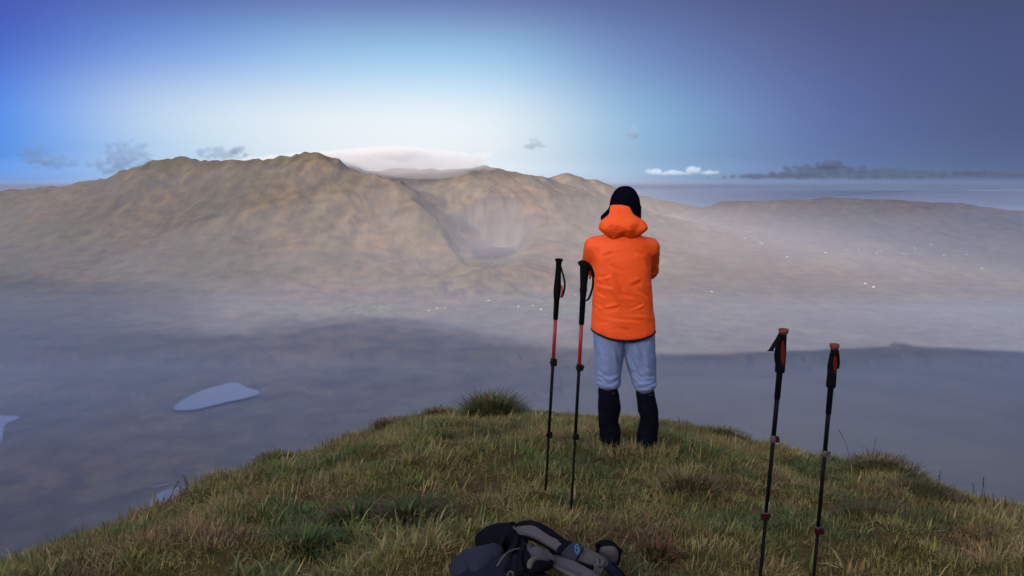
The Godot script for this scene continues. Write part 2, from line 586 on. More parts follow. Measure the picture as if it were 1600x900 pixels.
func crag_relief(m: StandardMaterial3D) -> void:      # scree, crags and heather too small for the shape of the land
	var t := NoiseTexture2D.new()
	t.width = 512
	t.height = 512
	t.seamless = true
	t.noise = fnl(91, 0.012, 6)
	var g := Gradient.new()
	g.set_color(0, Color(0.66, 0.63, 0.62))
	g.set_color(1, Color(1.0, 1.0, 1.0))
	g.add_point(0.42, Color(0.84, 0.82, 0.80))
	g.add_point(0.6, Color(0.95, 0.94, 0.93))
	t.color_ramp = g
	m.albedo_texture = t
	m.uv1_triplanar = true
	m.uv1_world_triplanar = true
	m.uv1_scale = Vector3(1.0 / 900.0, 1.0 / 1400.0, 1.0 / 900.0)
	var b := NoiseTexture2D.new()
	b.width = 512
	b.height = 512
	b.seamless = true
	b.noise = fnl(92, 0.02, 6, FastNoiseLite.TYPE_SIMPLEX_SMOOTH, FastNoiseLite.FRACTAL_RIDGED)
	m.heightmap_enabled = true
	m.heightmap_texture = b
	m.heightmap_scale = 350.0


func floor_at(px: float, py: float) -> Vector3:      # where the sight line meets the land
	var p := EYE
	var v := (at(px, py, 1.0) - EYE).normalized()
	var s := 900.0
	while s < 12000.0:
		p = EYE + v * s
		var h := land_height(p.x, p.z, macro_height(p.x, p.z))
		if p.y < h:
			return Vector3(p.x, h, p.z)
		s += 12.0
	return p


# ---------------------------------------------------------------- the grassy summit
var bump_a := fnl(31, 0.7, 3)
var bump_b := fnl(32, 2.2, 3)


var stand := at(980, 698.5, 4.75)


func hill_height(x: float, z: float) -> float:
	var h := near_height(x, z) + EYE.y
	h += 0.085 * bump_a.get_noise_2d(x, z) + 0.034 * bump_b.get_noise_2d(x, z)
	# trodden level where the hiker stands
	var k := pow(Vector2(x - stand.x, z - stand.z).length() / 0.62, 4.0)
	if k < 8.0:
		h = lerpf(h, stand.y + 0.012 * bump_b.get_noise_2d(x * 2.0, z * 2.0), exp(-k))
	# dip of the ground on the side of the two far poles
	h -= 0.15 * exp(-(pow((x - 1.25) / 0.8, 2.0) + pow((z + 2.3) / 1.0, 2.0)))
	return h


func build_hill() -> void:
	var na := 360
	var rad := PackedFloat32Array()
	var d := 0.3
	while d < 14.0:
		rad.append(d)
		d += 0.045 + d * 0.012
	rad.append(14.2)
	var st := SurfaceTool.new()
	st.begin(Mesh.PRIMITIVE_TRIANGLES)
	var soil := fnl(33, 1.3, 4)
	st.set_color(Color(0.05, 0.045, 0.02))
	st.add_vertex(Vector3(0, hill_height(0, 0.001), 0))
	for j in rad.size():
		for i in na:
			var a := TAU * i / na
			var x := sin(a) * rad[j]
			var z := -cos(a) * rad[j]
			st.set_color(Color(0.060, 0.052, 0.022).lerp(Color(0.085, 0.056, 0.032), smoothstep(-0.3, 0.4, soil.get_noise_2d(x, z))))
			var h := hill_height(x, z)
			if rad[j] > 11.0:
				h = lerpf(h, land_height(x, z, 0.0), smoothstep(11.0, 13.0, rad[j]))
			st.add_vertex(Vector3(x, h, z))
	for i in na:
		st.add_index(0)
		st.add_index(1 + i)
		st.add_index(1 + (i + 1) % na)
	for j in rad.size() - 1:
		for i in na:
			var p := 1 + j * na + i
			var q := 1 + j * na + (i + 1) % na
			for k in [p, p + na, q, q, p + na, q + na]:
				st.add_index(k)
	st.generate_normals()
	var m := StandardMaterial3D.new()
	m.vertex_color_use_as_albedo = true
	m.roughness = 1.0
	m.metallic_specular = 0.1
	var o := obj("ground", st.commit(), m)
	mark(o, "rounded grassy summit underfoot", "", "", "structure")


# ---------------------------------------------------------------- mist and the cloud on the mountain
func fog(called: String, where: Vector3, size: Vector3, density: float, color: Color, parent: Node = null) -> FogVolume:
	var f := FogVolume.new()
	f.shape = RenderingServer.FOG_VOLUME_SHAPE_ELLIPSOID
	f.size = size
	f.position = where
	var m := FogMaterial.new()
	m.density = density
	m.albedo = color
	f.material = m
	if parent == null:
		f.name = numbered(called)
		add_child(f)
	else:
		f.name = called
		parent.add_child(f, true)
	return f


func build_air() -> void:
	# layers of mist, thinner upwards: together a veil without an edge
	var r := RandomNumberGenerator.new()
	r.seed = 8
	for q in [[75.0, 0.00045, 3900.0], [130.0, 0.00042, 3900.0], [200.0, 0.00014, 4100.0], [300.0, 0.00003, 9000.0], [420.0, 0.000015, 9000.0], [560.0, 0.000008, 9000.0]]:
		var f := fog("valley_mist", Vector3(0, FLOOR_Y - 60.0 + 0.5 * (q[0] + 60.0), 400.0 - 0.5 * (q[2] + 400.0)), Vector3(26000.0, q[0] + 60.0, q[2] + 400.0), q[1], Color(0.73, 0.81, 1.0))
		f.shape = RenderingServer.FOG_VOLUME_SHAPE_BOX
		mark(f, "layer of blue mist lying in the valley", "", "layers of mist in the valley", "stuff")
	for k in 4:
		var f := fog("mist_bank", Vector3(700 + r.randf_range(-150, 150), FLOOR_Y - 60.0, -1100 + r.randf_range(-80, 80)), 2.0 * Vector3(600.0 + 500.0 * k, 300.0 - 40.0 * k, 950.0 + 480.0 * k), 0.00022, Color(1.0, 1.0, 1.0))
		mark(f, "pale bank of mist in the middle of the valley", "", "pale mist in the middle of the valley", "stuff")
	for k in 3:
		var f := fog("mist_bank", Vector3(450, FLOOR_Y - 60.0, -4600), 2.0 * Vector3(1300.0 + 900.0 * k, 560.0 + 130.0 * k, 1500.0 + 450.0 * k), 0.00003, Color(0.97, 0.96, 1.0))
		mark(f, "sunlit mist over the farmland and the foot of the mountain", "", "pale mist in the middle of the valley", "stuff")
	for k in 3:
		var f := fog("mist_bank", Vector3(1900, FLOOR_Y - 60.0, -2000), 2.0 * Vector3(1500.0 + 500.0 * k, 230.0 - 40.0 * k, 850.0 + 350.0 * k), 0.00020, Color(0.88, 0.92, 1.0))
		mark(f, "dim mist beyond the two nearer poles", "", "pale mist in the middle of the valley", "stuff")
	for k in 2:
		var f := fog("hill_haze", Vector3(5600, FLOOR_Y - 60.0, -7000), 2.0 * Vector3(4300.0 + 900.0 * k, 560.0 + 170.0 * k, 3600.0 + 600.0 * k), 0.00007, Color(0.80, 0.85, 1.0))
		mark(f, "bluish haze over the low hills by the sea", "", "layers of haze over the low hills", "stuff")
	for k in 2:
		var f := fog("mountain_haze", Vector3(-900, FLOOR_Y - 60.0, -5300), 2.0 * Vector3(4300.0 + 900.0 * k, 930.0 + 130.0 * k, 2600.0 + 500.0 * k), 0.000022, Color(0.86, 0.88, 1.0))
		mark(f, "thin haze against the mountain side", "", "layers of haze before the mountain", "stuff")
	# the cloud that sits on the summit plateau
	var cap := thing("cap_cloud", "pale flat cloud lying on the mountain top and hiding the plateau", "cloud", at(600, 250, 6600))
	var puffs := [[395, 242, 30, 5], [425, 240, 44, 7], [455, 239, 44, 8], [480, 239, 60, 11], [525, 239, 62, 15], [565, 241, 62, 20], [605, 241, 66, 23], [640, 240, 62, 22], [632, 227, 24, 8], [675, 242, 56, 20], [705, 244, 46, 16], [730, 243, 32, 13], [750, 237, 18, 9], [761, 233, 9, 6], [585, 256, 74, 14], [665, 257, 70, 13], [545, 250, 62, 14], [600, 230, 80, 10], [712, 231, 18, 6]]
	for k in 26:      # rags along the top and at both ends
		var t := r.randf()
		puffs.append([lerpf(380.0, 772.0, t), lerpf(245.0, 229.0, sin(t * PI)) + r.randf_range(-3.0, 7.0) + 6.0 * t, r.randf_range(8.0, 20.0), r.randf_range(3.0, 7.0)])
	for q in puffs:
		var mid := at(q[0], q[1] + 10.0, 6350 + r.randf_range(-100, 150))
		var px := 6350.0 / FOCAL
		fog("puff", mid - cap.position, 2.0 * Vector3(q[2] * px, q[3] * px, 170.0 + q[2] * px * 0.3), 0.0008, Color(0.88, 0.88, 0.92), cap)
	# unseen sheets of cloud added overhead: they take the strength out of the low sun over both ends of the valley
	var sheet := fog("added_veil_cloud", Vector3(700, 1350, 900), Vector3(6300, 130, 7800), 0.0062, Color(1, 1, 1))
	mark(sheet, "unseen sheet of cloud added overhead to dim the sun on the right", "cloud", "unseen sheets of cloud added to dim the sun")
	sheet = fog("added_veil_cloud", Vector3(-8300, 1500, 3200), Vector3(5600, 120, 6800), 0.0006, Color(1, 1, 1))
	mark(sheet, "unseen sheet of cloud added to dim the sun on the mountain shoulder", "cloud", "unseen sheets of cloud added to dim the sun")


# ---------------------------------------------------------------- lakes, stream and houses in the valley
func flat_water(called: String, outline: Array, lift: float, m: Material, label: String) -> void:
	var pts := []
	var y := 0.0
	for q in outline:
		var p := floor_at(q[0], q[1])
		pts.append(p)
		y += p.y / outline.size()
	y += lift
	# a rounded shore: the outline smoothed twice
	for k in 2:
		var s := []
		for i in pts.size():
			var a: Vector3 = pts[i]
			var b: Vector3 = pts[(i + 1) % pts.size()]
			s.append(a.lerp(b, 0.25))
			s.append(a.lerp(b, 0.75))
		pts = s
	var flat := PackedVector2Array()
	for p in pts:
		flat.append(Vector2(p.x, p.z))
	var tri := Geometry2D.triangulate_polygon(flat)
	var st := SurfaceTool.new()
	st.begin(Mesh.PRIMITIVE_TRIANGLES)
	for p in flat:
		st.set_normal(Vector3.UP)
		st.add_vertex(Vector3(p.x, y, p.y))
	for i in range(0, tri.size(), 3):
		var a := flat[tri[i]]
		var b := flat[tri[i + 1]]
		var c := flat[tri[i + 2]]
		var cw := (b - a).cross(c - a) > 0.0
		for k in ([0, 1, 2] if cw else [0, 2, 1]):
			st.add_index(tri[i + k])
	mark(obj(called, st.commit(), m), label, "", "", "structure")


func build_far_things() -> void:
	var water := mat(Color(0.13, 0.16, 0.23), 0.15, 0.5)  # paler than real water: haze and sky sheen put into the colour
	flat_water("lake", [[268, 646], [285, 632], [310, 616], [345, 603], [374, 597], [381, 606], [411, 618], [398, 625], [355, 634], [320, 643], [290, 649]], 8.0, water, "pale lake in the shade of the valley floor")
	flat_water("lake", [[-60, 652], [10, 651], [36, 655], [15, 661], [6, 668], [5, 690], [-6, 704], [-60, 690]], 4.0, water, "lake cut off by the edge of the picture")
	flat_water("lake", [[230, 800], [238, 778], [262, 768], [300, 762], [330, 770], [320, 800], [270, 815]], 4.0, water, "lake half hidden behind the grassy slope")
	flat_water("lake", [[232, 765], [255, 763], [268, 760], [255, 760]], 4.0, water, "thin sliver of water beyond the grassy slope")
	flat_water("lake", [[733, 391], [748, 387], [775, 387], [800, 389], [810, 391], [799, 400], [780, 405], [752, 409], [737, 408], [740, 400]], 5.0, mat(Color(0.008, 0.012, 0.028), 0.7, 0.15), "dark corrie lake below the cliffs")
	# stream from the corrie lake
	var path := [[775, 410], [766, 418], [750, 424], [735, 428], [720, 432], [708, 437], [700, 442], [695, 448], [697, 456], [690, 462]]
	var st := SurfaceTool.new()
	st.begin(Mesh.PRIMITIVE_TRIANGLES)
	var pts := []
	for i in path.size() - 1:
		for k in 8:
			var t := k / 8.0
			pts.append(floor_at(lerpf(path[i][0], path[i + 1][0], t) + 1.6 * sin(i * 2.1 + t * 5.0), lerpf(path[i][1], path[i + 1][1], t)))
	for i in pts.size() - 1:
		var side: Vector3 = (pts[i + 1] - pts[i]).cross(Vector3.UP).normalized() * (5.0 + 3.0 * sin(i * 1.7))
		var up := Vector3(0, 4, 0)
		for p in [pts[i] - side + up, pts[i + 1] - side + up, pts[i] + side + up, pts[i] + side + up, pts[i + 1] - side + up, pts[i + 1] + side + up]:
			st.set_normal(Vector3.UP)
			st.add_vertex(p)
	mark(obj("stream", st.commit(), mat(Color(0.025, 0.03, 0.035), 0.5, 0.3)), "dark stream running down from the corrie lake", "", "", "structure")

	# white farmhouses, a few pixels each
	var spots := [[1163, 373], [1187, 379], [1191, 381], [1322, 391], [1342, 390], [1370, 396], [1376, 393], [1412, 397], [1419, 397], [1430, 388], [1475, 399], [1455, 383], [1510, 398], [1352, 443], [1365, 449], [1112, 456], [899, 461], [832, 478], [810, 479], [683, 482], [695, 482], [1230, 402], [1290, 395], [1535, 420], [763, 470], [845, 484], [670, 486]]
	var wall := mat(Color(0.55, 0.55, 0.54), 0.8)
	var roof := mat(Color(0.06, 0.06, 0.07), 0.7)
	var house0: Node3D
	for i in spots.size():
		var p := floor_at(spots[i][0], spots[i][1])
		var o: Node3D
		if i == 0:
			o = thing("farmhouse", "tiny white farmhouse with a dark roof far down in the valley", "house", Vector3.ZERO, "farmhouses scattered over the valley floor")
			var w := 7.0
			var l := 15.0
			var e := 6.0
			var top := 10.0
			var ws := SurfaceTool.new()
			ws.begin(Mesh.PRIMITIVE_TRIANGLES)
			var q := [Vector3(-l, -6, -w), Vector3(l, -6, -w), Vector3(l, -6, w), Vector3(-l, -6, w), Vector3(-l, e, -w), Vector3(l, e, -w), Vector3(l, e, w), Vector3(-l, e, w), Vector3(-l, top - 0.3, 0), Vector3(l, top - 0.3, 0)]
			for f in [[0, 4, 5], [0, 5, 1], [1, 5, 6], [1, 6, 2], [2, 6, 7], [2, 7, 3], [3, 7, 4], [3, 4, 0], [4, 7, 8], [6, 5, 9]]:
				for k in f:
					ws.add_vertex(q[k])
			ws.generate_normals()
			obj("wall", ws.commit(), wall, o)
			var rs := SurfaceTool.new()
			rs.begin(Mesh.PRIMITIVE_TRIANGLES)
			var g := [Vector3(-l - 0.6, e - 0.3, -w - 0.5), Vector3(l + 0.6, e - 0.3, -w - 0.5), Vector3(l + 0.6, top, 0), Vector3(-l - 0.6, top, 0), Vector3(l + 0.6, e - 0.3, w + 0.5), Vector3(-l - 0.6, e - 0.3, w + 0.5)]
			for f in [[0, 3, 2], [0, 2, 1], [3, 5, 4], [3, 4, 2]]:
				for k in f:
					rs.add_vertex(g[k])
			rs.generate_normals()
			obj("roof", rs.commit(), roof, o)
			house0 = o
		else:
			o = house0.duplicate()
			o.name = numbered("farmhouse")
			add_child(o)
		var x: float = spots[i][0]
		o.set_meta("label", "tiny white farmhouse with a dark roof, among the hedges below the corrie lake" if x < 960 else "tiny white farmhouse with a dark roof, on the moor close beside the hiker's shoulder" if x < 1240 else "tiny white farmhouse with a dark roof, in the scattered row below the low hills")
		o.position = p + Vector3(0, 1.0, 0)
		o.rotation.y = rng.randf_range(-0.7, 0.7)
		o.scale = Vector3.ONE * rng.randf_range(0.38, 0.6) * (0.65 if spots[i][0] < 960 else 1.0)


# ---------------------------------------------------------------- grass
func blade(st: SurfaceTool, base: Vector3, dir: float, length: float, width: float, lean: float, curl: float, tint: Color, seg := 3) -> void:
	var f := Vector3(cos(dir), 0, sin(dir))
	var side := Vector3(-sin(dir), 0, cos(dir))
	var p := base
	var ang := lean
	var prev_l := Vector3.ZERO
	var prev_r := Vector3.ZERO
	var prev_n := Vector3.UP
	for k in seg + 1:
		var t := float(k) / seg
		var w := width * 0.5 * (1.0 - pow(t, 1.7)) + 0.0002
		var n := (Vector3.UP * sin(ang) - f * cos(ang)).normalized()
		var l := p - side * w
		var r := p + side * w
		if k > 0:
			var quad := [[prev_l, prev_n], [l, n], [prev_r, prev_n], [prev_r, prev_n], [l, n], [r, n]]
			if k == seg:
				quad = [[prev_l, prev_n], [p, n], [prev_r, prev_n]]
			for v in quad:
				st.set_color(tint)
				st.set_normal(v[1])
				st.add_vertex(v[0])
		prev_l = l
		prev_r = r
		prev_n = n
		p += (Vector3.UP * cos(ang) + f * sin(ang)) * (length / seg)
		ang += curl / seg


func tuft(seed_: int, count: int, spread: float, len_min: float, len_max: float, width: float, lean: float, curl: float) -> ArrayMesh:
	var r := RandomNumberGenerator.new()
	r.seed = seed_
	var st := SurfaceTool.new()
	st.begin(Mesh.PRIMITIVE_TRIANGLES)
	for i in count:
		var a := r.randf() * TAU
		var d := spread * sqrt(r.randf())
		var tint := Color(1, 1, 1) * lerpf(0.4, 1.75, pow(r.randf(), 1.4))
		if r.randf() < 0.15:
			tint = Color(2.6, 2.1, 1.5) * r.randf_range(0.7, 1.3)     # a dead blade
		tint.a = 1.0
		blade(st, Vector3(cos(a) * d, -0.012, sin(a) * d), a + r.randf_range(-1.2, 1.2), r.randf_range(len_min, len_max), width * r.randf_range(0.7, 1.3), r.randf_range(0.05, lean), r.randf_range(-0.2, curl), tint)
	return st.commit()


func scatter(called: String, label: String, mesh: Mesh, m: Material, xf: Array, tints: Array, parent: Node = null) -> void:
	var mm := MultiMesh.new()
	mm.transform_format = MultiMesh.TRANSFORM_3D
	mm.use_colors = true
	mm.mesh = mesh
	mm.instance_count = xf.size()
	for i in xf.size():
		mm.set_instance_transform(i, xf[i])
		mm.set_instance_color(i, tints[i])
	var o := MultiMeshInstance3D.new()
	o.multimesh = mm
	o.material_override = m
	if parent:
		o.name = called
		parent.add_child(o, true)
	else:
		o.name = numbered(called)
		add_child(o)
	mark(o, label, "", "", "stuff")


func leaf_mat(spec := 0.3, rough := 0.6) -> StandardMaterial3D:
	var m := StandardMaterial3D.new()
	m.vertex_color_use_as_albedo = true
	m.roughness = rough
	m.metallic_specular = spec
	m.backlight_enabled = true
	m.backlight = Color(0.35, 0.35, 0.35)
	m.cull_mode = BaseMaterial3D.CULL_DISABLED
	return m


func on_hill(px: float, py: float) -> Vector3:      # where the sight line meets the summit
	var v := (at(px, py, 1.0) - EYE).normalized()
	var s := 1.2
	while s < 14.0:
		var p := EYE + v * s
		var h := hill_height(p.x, p.z)
		if p.y <= h:
			return Vector3(p.x, h, p.z)
		s += 0.01
	return EYE + v * 9.0


func build_grass() -> void:
	var m := leaf_mat()
	var kinds := []
	for k in 4:
		kinds.append(tuft(100 + k, 11, 0.045, 0.03, 0.07, 0.0052, 1.35, 1.7))       # short turf
	for k in 3:
		kinds.append(tuft(120 + k, 10, 0.045, 0.045, 0.10, 0.0050, 1.25, 2.0))      # longer grass
	for k in 2:
		kinds.append(tuft(140 + k, 8, 0.04, 0.05, 0.11, 0.0085, 1.2, 2.1))          # coarse broad blades
	for k in 2:
		kinds.append(tuft(160 + k, 8, 0.055, 0.05, 0.12, 0.0034, 1.5, 1.2))         # thin dry bents
	var xf := []
	var tint := []
	for k in kinds.size():
		xf.append([])
		tint.append([])
	var patch := fnl(51, 0.75, 3)
	var fine := fnl(52, 2.6, 3)
	var tall := fnl(53, 1.1, 2)
	var r := RandomNumberGenerator.new()
	r.seed = 77
	var green := Color(0.113, 0.149, 0.044)
	var olive := Color(0.193, 0.168, 0.058)
	var straw := Color(0.347, 0.264, 0.129)
	var rust := Color(0.190, 0.109, 0.063)
	var deep := Color(0.071, 0.105, 0.041)
	var n := 0
	while n < 90000:
		n += 1
		var az := deg_to_rad(r.randf_range(-47.0, 47.0))
		var d := 1.5 + 9.5 * pow(r.randf(), 0.72)
		var x := sin(az) * d
		var z := -cos(az) * d
		var p := patch.get_noise_2d(x, z)
		var f := fine.get_noise_2d(x, z)
		var t := tall.get_noise_2d(x, z)
		var rightward := smoothstep(0.3, 2.6, x)
		var leftward := smoothstep(0.2, -2.0, x)
		# worn turf round the boots is shorter
		var c := olive
		c = c.lerp(green, smoothstep(-0.15, 0.45, p + 0.5 * f + 0.14 * leftward - 0.2 * rightward))
		c = c.lerp(rust, 0.8 * smoothstep(0.1, 0.42, -p + 0.7 * f + 0.12 * leftward - 0.07))
		c = c.lerp(straw, 0.6 * smoothstep(0.1, 0.6, t + 0.5 * f + 0.25 * rightward - 0.15))
		c = c.lerp(deep, 0.85 * smoothstep(0.22, 0.42, -t + 0.4 * p))
		c = c * r.randf_range(0.65, 1.35)
		c.r *= r.randf_range(0.85, 1.15)
		c.a = 1.0
		var kind := r.randi() % 4
		var roll := r.randf()
		if t > 0.2 and roll < 0.45:
			kind = 4 + r.randi() % 3
		elif roll < 0.12 + 0.25 * smoothstep(0.2, 0.5, p) * leftward:
			kind = 7 + r.randi() % 2
			if r.randf() < 0.5:
				c = c.lerp(green, 0.6)
		elif roll > 0.86:
			kind = 9 + r.randi() % 2
			c = straw * r.randf_range(0.6, 1.5)
			c.a = 1.0
		var h := hill_height(x, z)
		var size := r.randf_range(0.5, 0.95) * (1.0 + 0.25 * t)
		if r.randf() < 0.02 + 0.05 * smoothstep(4.5, 6.5, d) * leftward:      # a few stand up above the rest
			kind = 4 + r.randi() % 5
			size *= r.randf_range(1.3, 1.9)
		var b := Basis(Vector3.UP, r.randf() * TAU).scaled(Vector3(size, size * r.randf_range(0.8, 1.2), size))
		# the wind has laid it over a little
		b = Basis(Vector3(0, 0, 1), -0.18) * b
		xf[kind].append(Transform3D(b, Vector3(x, h, z)))
		tint[kind].append(c)
	# blades that lap over the boots
	for i in 150:
		var foot := (-0.115 if i % 2 else 0.135) + r.randfn() * 0.075
		var x := stand.x + foot
		var z := stand.z + r.randf_range(-0.05, 0.24)
		var kind := 4 + r.randi() % 3 if i % 3 else 9 + r.randi() % 2
		var c := olive.lerp(straw, r.randf()) * r.randf_range(0.7, 1.2)
		c.a = 1.0
		var s := r.randf_range(0.8, 1.35)
		xf[kind].append(Transform3D(Basis(Vector3.UP, r.randf() * TAU).scaled(Vector3.ONE * s), Vector3(x, hill_height(x, z), z)))
		tint[kind].append(c)
	var called := ["turf", "turf", "turf", "turf", "long_grass", "long_grass", "long_grass", "coarse_grass", "coarse_grass", "dry_grass", "dry_grass"]
	var says := {"turf": "short green and olive turf covering the summit", "long_grass": "longer grass in patches over the summit", "coarse_grass": "coarse broad green blades among the turf", "dry_grass": "thin straw-coloured dead grass among the turf"}
	for k in kinds.size():
		scatter(called[k], says[called[k]], kinds[k], m, xf[k], tint[k])
	build_tussocks(m)
	build_stalks()


func tussock(px: float, py: float, radius: float, height: float, blades: int, len_: float, width: float, tints: Array, label: String, seed_: int) -> void:
	var p := on_hill(px, py)
	var o := thing("grass_tussock", label, "grass tussock", p, "tussocks standing out of the turf")
	var r := RandomNumberGenerator.new()
	r.seed = seed_
	var dome := SurfaceTool.new()
	dome.begin(Mesh.PRIMITIVE_TRIANGLES)
	var rings := []
	for j in 7:
		var ring := []
		var a := j / 6.0 * PI * 0.5
		for i in 18:
			var b := TAU * i / 18.0
			var w := 1.0 + 0.12 * sin(b * 3.0 + seed_) + 0.08 * sin(b * 5.0)
			ring.append(Vector3(cos(b) * cos(a) * radius * 0.72 * w, -0.06 + sin(a) * (height * 0.62 + 0.06), sin(b) * cos(a) * radius * 0.72 * w))
		rings.append(ring)
	obj("mound", loft(rings, false, true), mat(Color(0.035, 0.035, 0.015), 1.0, 0.1), o)
	var st := SurfaceTool.new()
	st.begin(Mesh.PRIMITIVE_TRIANGLES)
	for i in blades:
		var b := r.randf() * TAU
		var a := asin(pow(r.randf(), 0.8)) 
		var base := Vector3(cos(b) * cos(a) * radius * 0.7, sin(a) * height * 0.6 - 0.02, sin(b) * cos(a) * radius * 0.7)
		var c: Color = tints[r.randi() % tints.size()] * r.randf_range(0.6, 1.45)
		c.a = 1.0
		blade(st, base, b + r.randf_range(-0.7, 0.7) + (0.35 if sin(b) < 0.0 else -0.35), len_ * r.randf_range(0.5, 1.2), width * r.randf_range(0.7, 1.3), lerpf(1.1, 0.1, sin(a)) * r.randf_range(0.6, 1.2), r.randf_range(0.8, 2.2), c, 4)
	var g := obj("blades", st.commit(), leaf_mat(), o)
	g.set_meta("kind", "stuff")


func build_tussocks(_m: Material) -> void:
	var green := [Color(0.045, 0.075, 0.018), Color(0.06, 0.085, 0.022), Color(0.09, 0.085, 0.03), Color(0.10, 0.06, 0.03)]
	var brown := [Color(0.10, 0.055, 0.03), Color(0.085, 0.07, 0.025), Color(0.13, 0.10, 0.045)]
	var dark := [Color(0.03, 0.055, 0.016), Color(0.045, 0.07, 0.02), Color(0.07, 0.035, 0.022), Color(0.11, 0.10, 0.05)]
	var dry := [Color(0.13, 0.105, 0.05), Color(0.09, 0.085, 0.035), Color(0.10, 0.06, 0.04)]
	tussock(770, 650, 0.36, 0.125, 1150, 0.230, 0.0080, green, "large rounded green tussock with arching blades on the crest", 1)
	tussock(684, 650, 0.20, 0.075, 378, 0.094, 0.0072, brown, "low rusty brown tussock just left of the large green one", 2)
	tussock(610, 668, 0.24, 0.075, 414, 0.094, 0.0072, brown, "brown tussock on the skyline of the left slope", 3)
	tussock(690, 690, 0.22, 0.068, 378, 0.086, 0.0058, green, "green hummock below the brown tussock on the crest", 4)
	tussock(1380, 738, 0.34, 0.098, 630, 0.108, 0.0051, dry, "shaggy hummock of dry grass on the skyline at the far right", 5)
	tussock(1130, 682, 0.34, 0.060, 540, 0.079, 0.0043, dry, "yellowish hummock on the crest right of the hiker", 6)
	tussock(1075, 765, 0.20, 0.075, 378, 0.122, 0.0072, [Color(0.16, 0.11, 0.06), Color(0.12, 0.08, 0.045), Color(0.07, 0.085, 0.03)], "pinkish straw tussock in front of the hiker", 7)
	tussock(640, 815, 0.20, 0.068, 378, 0.108, 0.0109, dark, "dark glossy broad-bladed clump left of the backpack", 8)
	tussock(560, 815, 0.20, 0.060, 342, 0.101, 0.0109, dark, "dark broad-bladed clump with red tips, furthest left of the backpack", 9)
	tussock(1360, 815, 0.26, 0.075, 432, 0.079, 0.0043, [Color(0.05, 0.045, 0.03), Color(0.06, 0.065, 0.03), Color(0.08, 0.05, 0.03)], "dark heathery hummock right of the far pole", 10)
	tussock(1440, 775, 0.30, 0.075, 432, 0.079, 0.0043, [Color(0.05, 0.045, 0.03), Color(0.06, 0.065, 0.03), Color(0.08, 0.05, 0.03)], "dark heathery hummock below the skyline at the far right", 11)
	tussock(430, 722, 0.26, 0.060, 378, 0.079, 0.0065, [Color(0.10, 0.09, 0.03), Color(0.07, 0.08, 0.025)], "olive hummock on the left skyline", 12)
	tussock(1025, 870, 0.11, 0.053, 144, 0.094, 0.0087, [Color(0.11, 0.04, 0.025), Color(0.08, 0.05, 0.03)], "small reddish tuft right of the backpack", 13)
	tussock(480, 860, 0.20, 0.060, 342, 0.094, 0.0087, [Color(0.04, 0.07, 0.02), Color(0.06, 0.085, 0.025)], "bright green clump near the bottom left of the picture", 14)


func build_stalks() -> void:
	# foot and tip in frame units, depth by the hill
	var list := [
		[264, 786, 279, 752, "bent dark stalk with a seed head on the left skyline"],
		[1063, 668, 1060, 652, "short dark stalk just right of the hiker"],
		[1072, 670, 1073, 655, "second short stalk just right of the hiker"],
		[1093, 678, 1096, 664, "stalk on the small dip right of the hiker"],
		[1330, 722, 1311, 672, "long leaning stalk right of the far pole, with a beaded tip"],
		[1349, 720, 1347, 697, "short stalk beside the long leaning stalk"],
		[1353, 722, 1354, 699, "upright stalk with a seed head left of the shaggy hummock"],
		[1362, 722, 1368, 684, "tall thin stalk rising from the shaggy hummock"],
		[1463, 760, 1469, 737, "stalk on the far right slope, nearest to the shaggy hummock"],
		[1518, 778, 1520, 756, "first of the stalks near the right edge of the picture"],
		[1531, 784, 1537, 746, "tallest stalk near the right edge of the picture"],
		[1538, 786, 1537, 770, "shortest stalk near the right edge of the picture"],
		[1550, 790, 1552, 772, "stalk with a small head near the right edge of the picture"],
		[1567, 795, 1571, 777, "branching stalk closest to the right edge of the picture"],
		[752, 640, 741, 606, "reddish upright stem on the left of the large tussock"],
	]
	var stem_m := mat(Color(0.05, 0.035, 0.025), 0.8)
	var head_m := mat(Color(0.035, 0.022, 0.018), 0.9)
	var r := RandomNumberGenerator.new()
	r.seed = 4
	for s in list:
		var foot := on_hill(s[0], s[1] + 4)
		var tip := at(s[2], s[3], -foot.z)
		var o := thing("grass_stalk", s[4], "grass stalk", foot, "dry stalks on the skyline")
		var v := tip - foot
		var mid := v * 0.55 + Vector3(-v.x * 0.25, 0, 0.02)
		var path := []
		for k in 7:
			var t := k / 6.0
			path.append((Vector3(0, -0.03, 0) * (1 - t) * (1 - t)) + mid * 2.0 * t * (1.0 - t) + v * t * t)
		obj("stem", tube(path, [0.0022, 0.002, 0.0018, 0.0017, 0.0015, 0.0013, 0.001], 5), stem_m, o)
		var head := SurfaceTool.new()
		head.begin(Mesh.PRIMITIVE_TRIANGLES)
		for k in 5:
			var q: Vector3 = path[6] - (path[6] - path[4]).normalized() * k * 0.012
			var off := Vector3(r.randf_range(-1, 1), r.randf_range(-0.4, 0.8), r.randf_range(-1, 1)) * 0.0035
			head.append_from(ball(Vector3(0.003, 0.0065, 0.003), 6, 4), 0, Transform3D(Basis(), q + off))
		obj("seed_head", head.commit(), head_m, o)


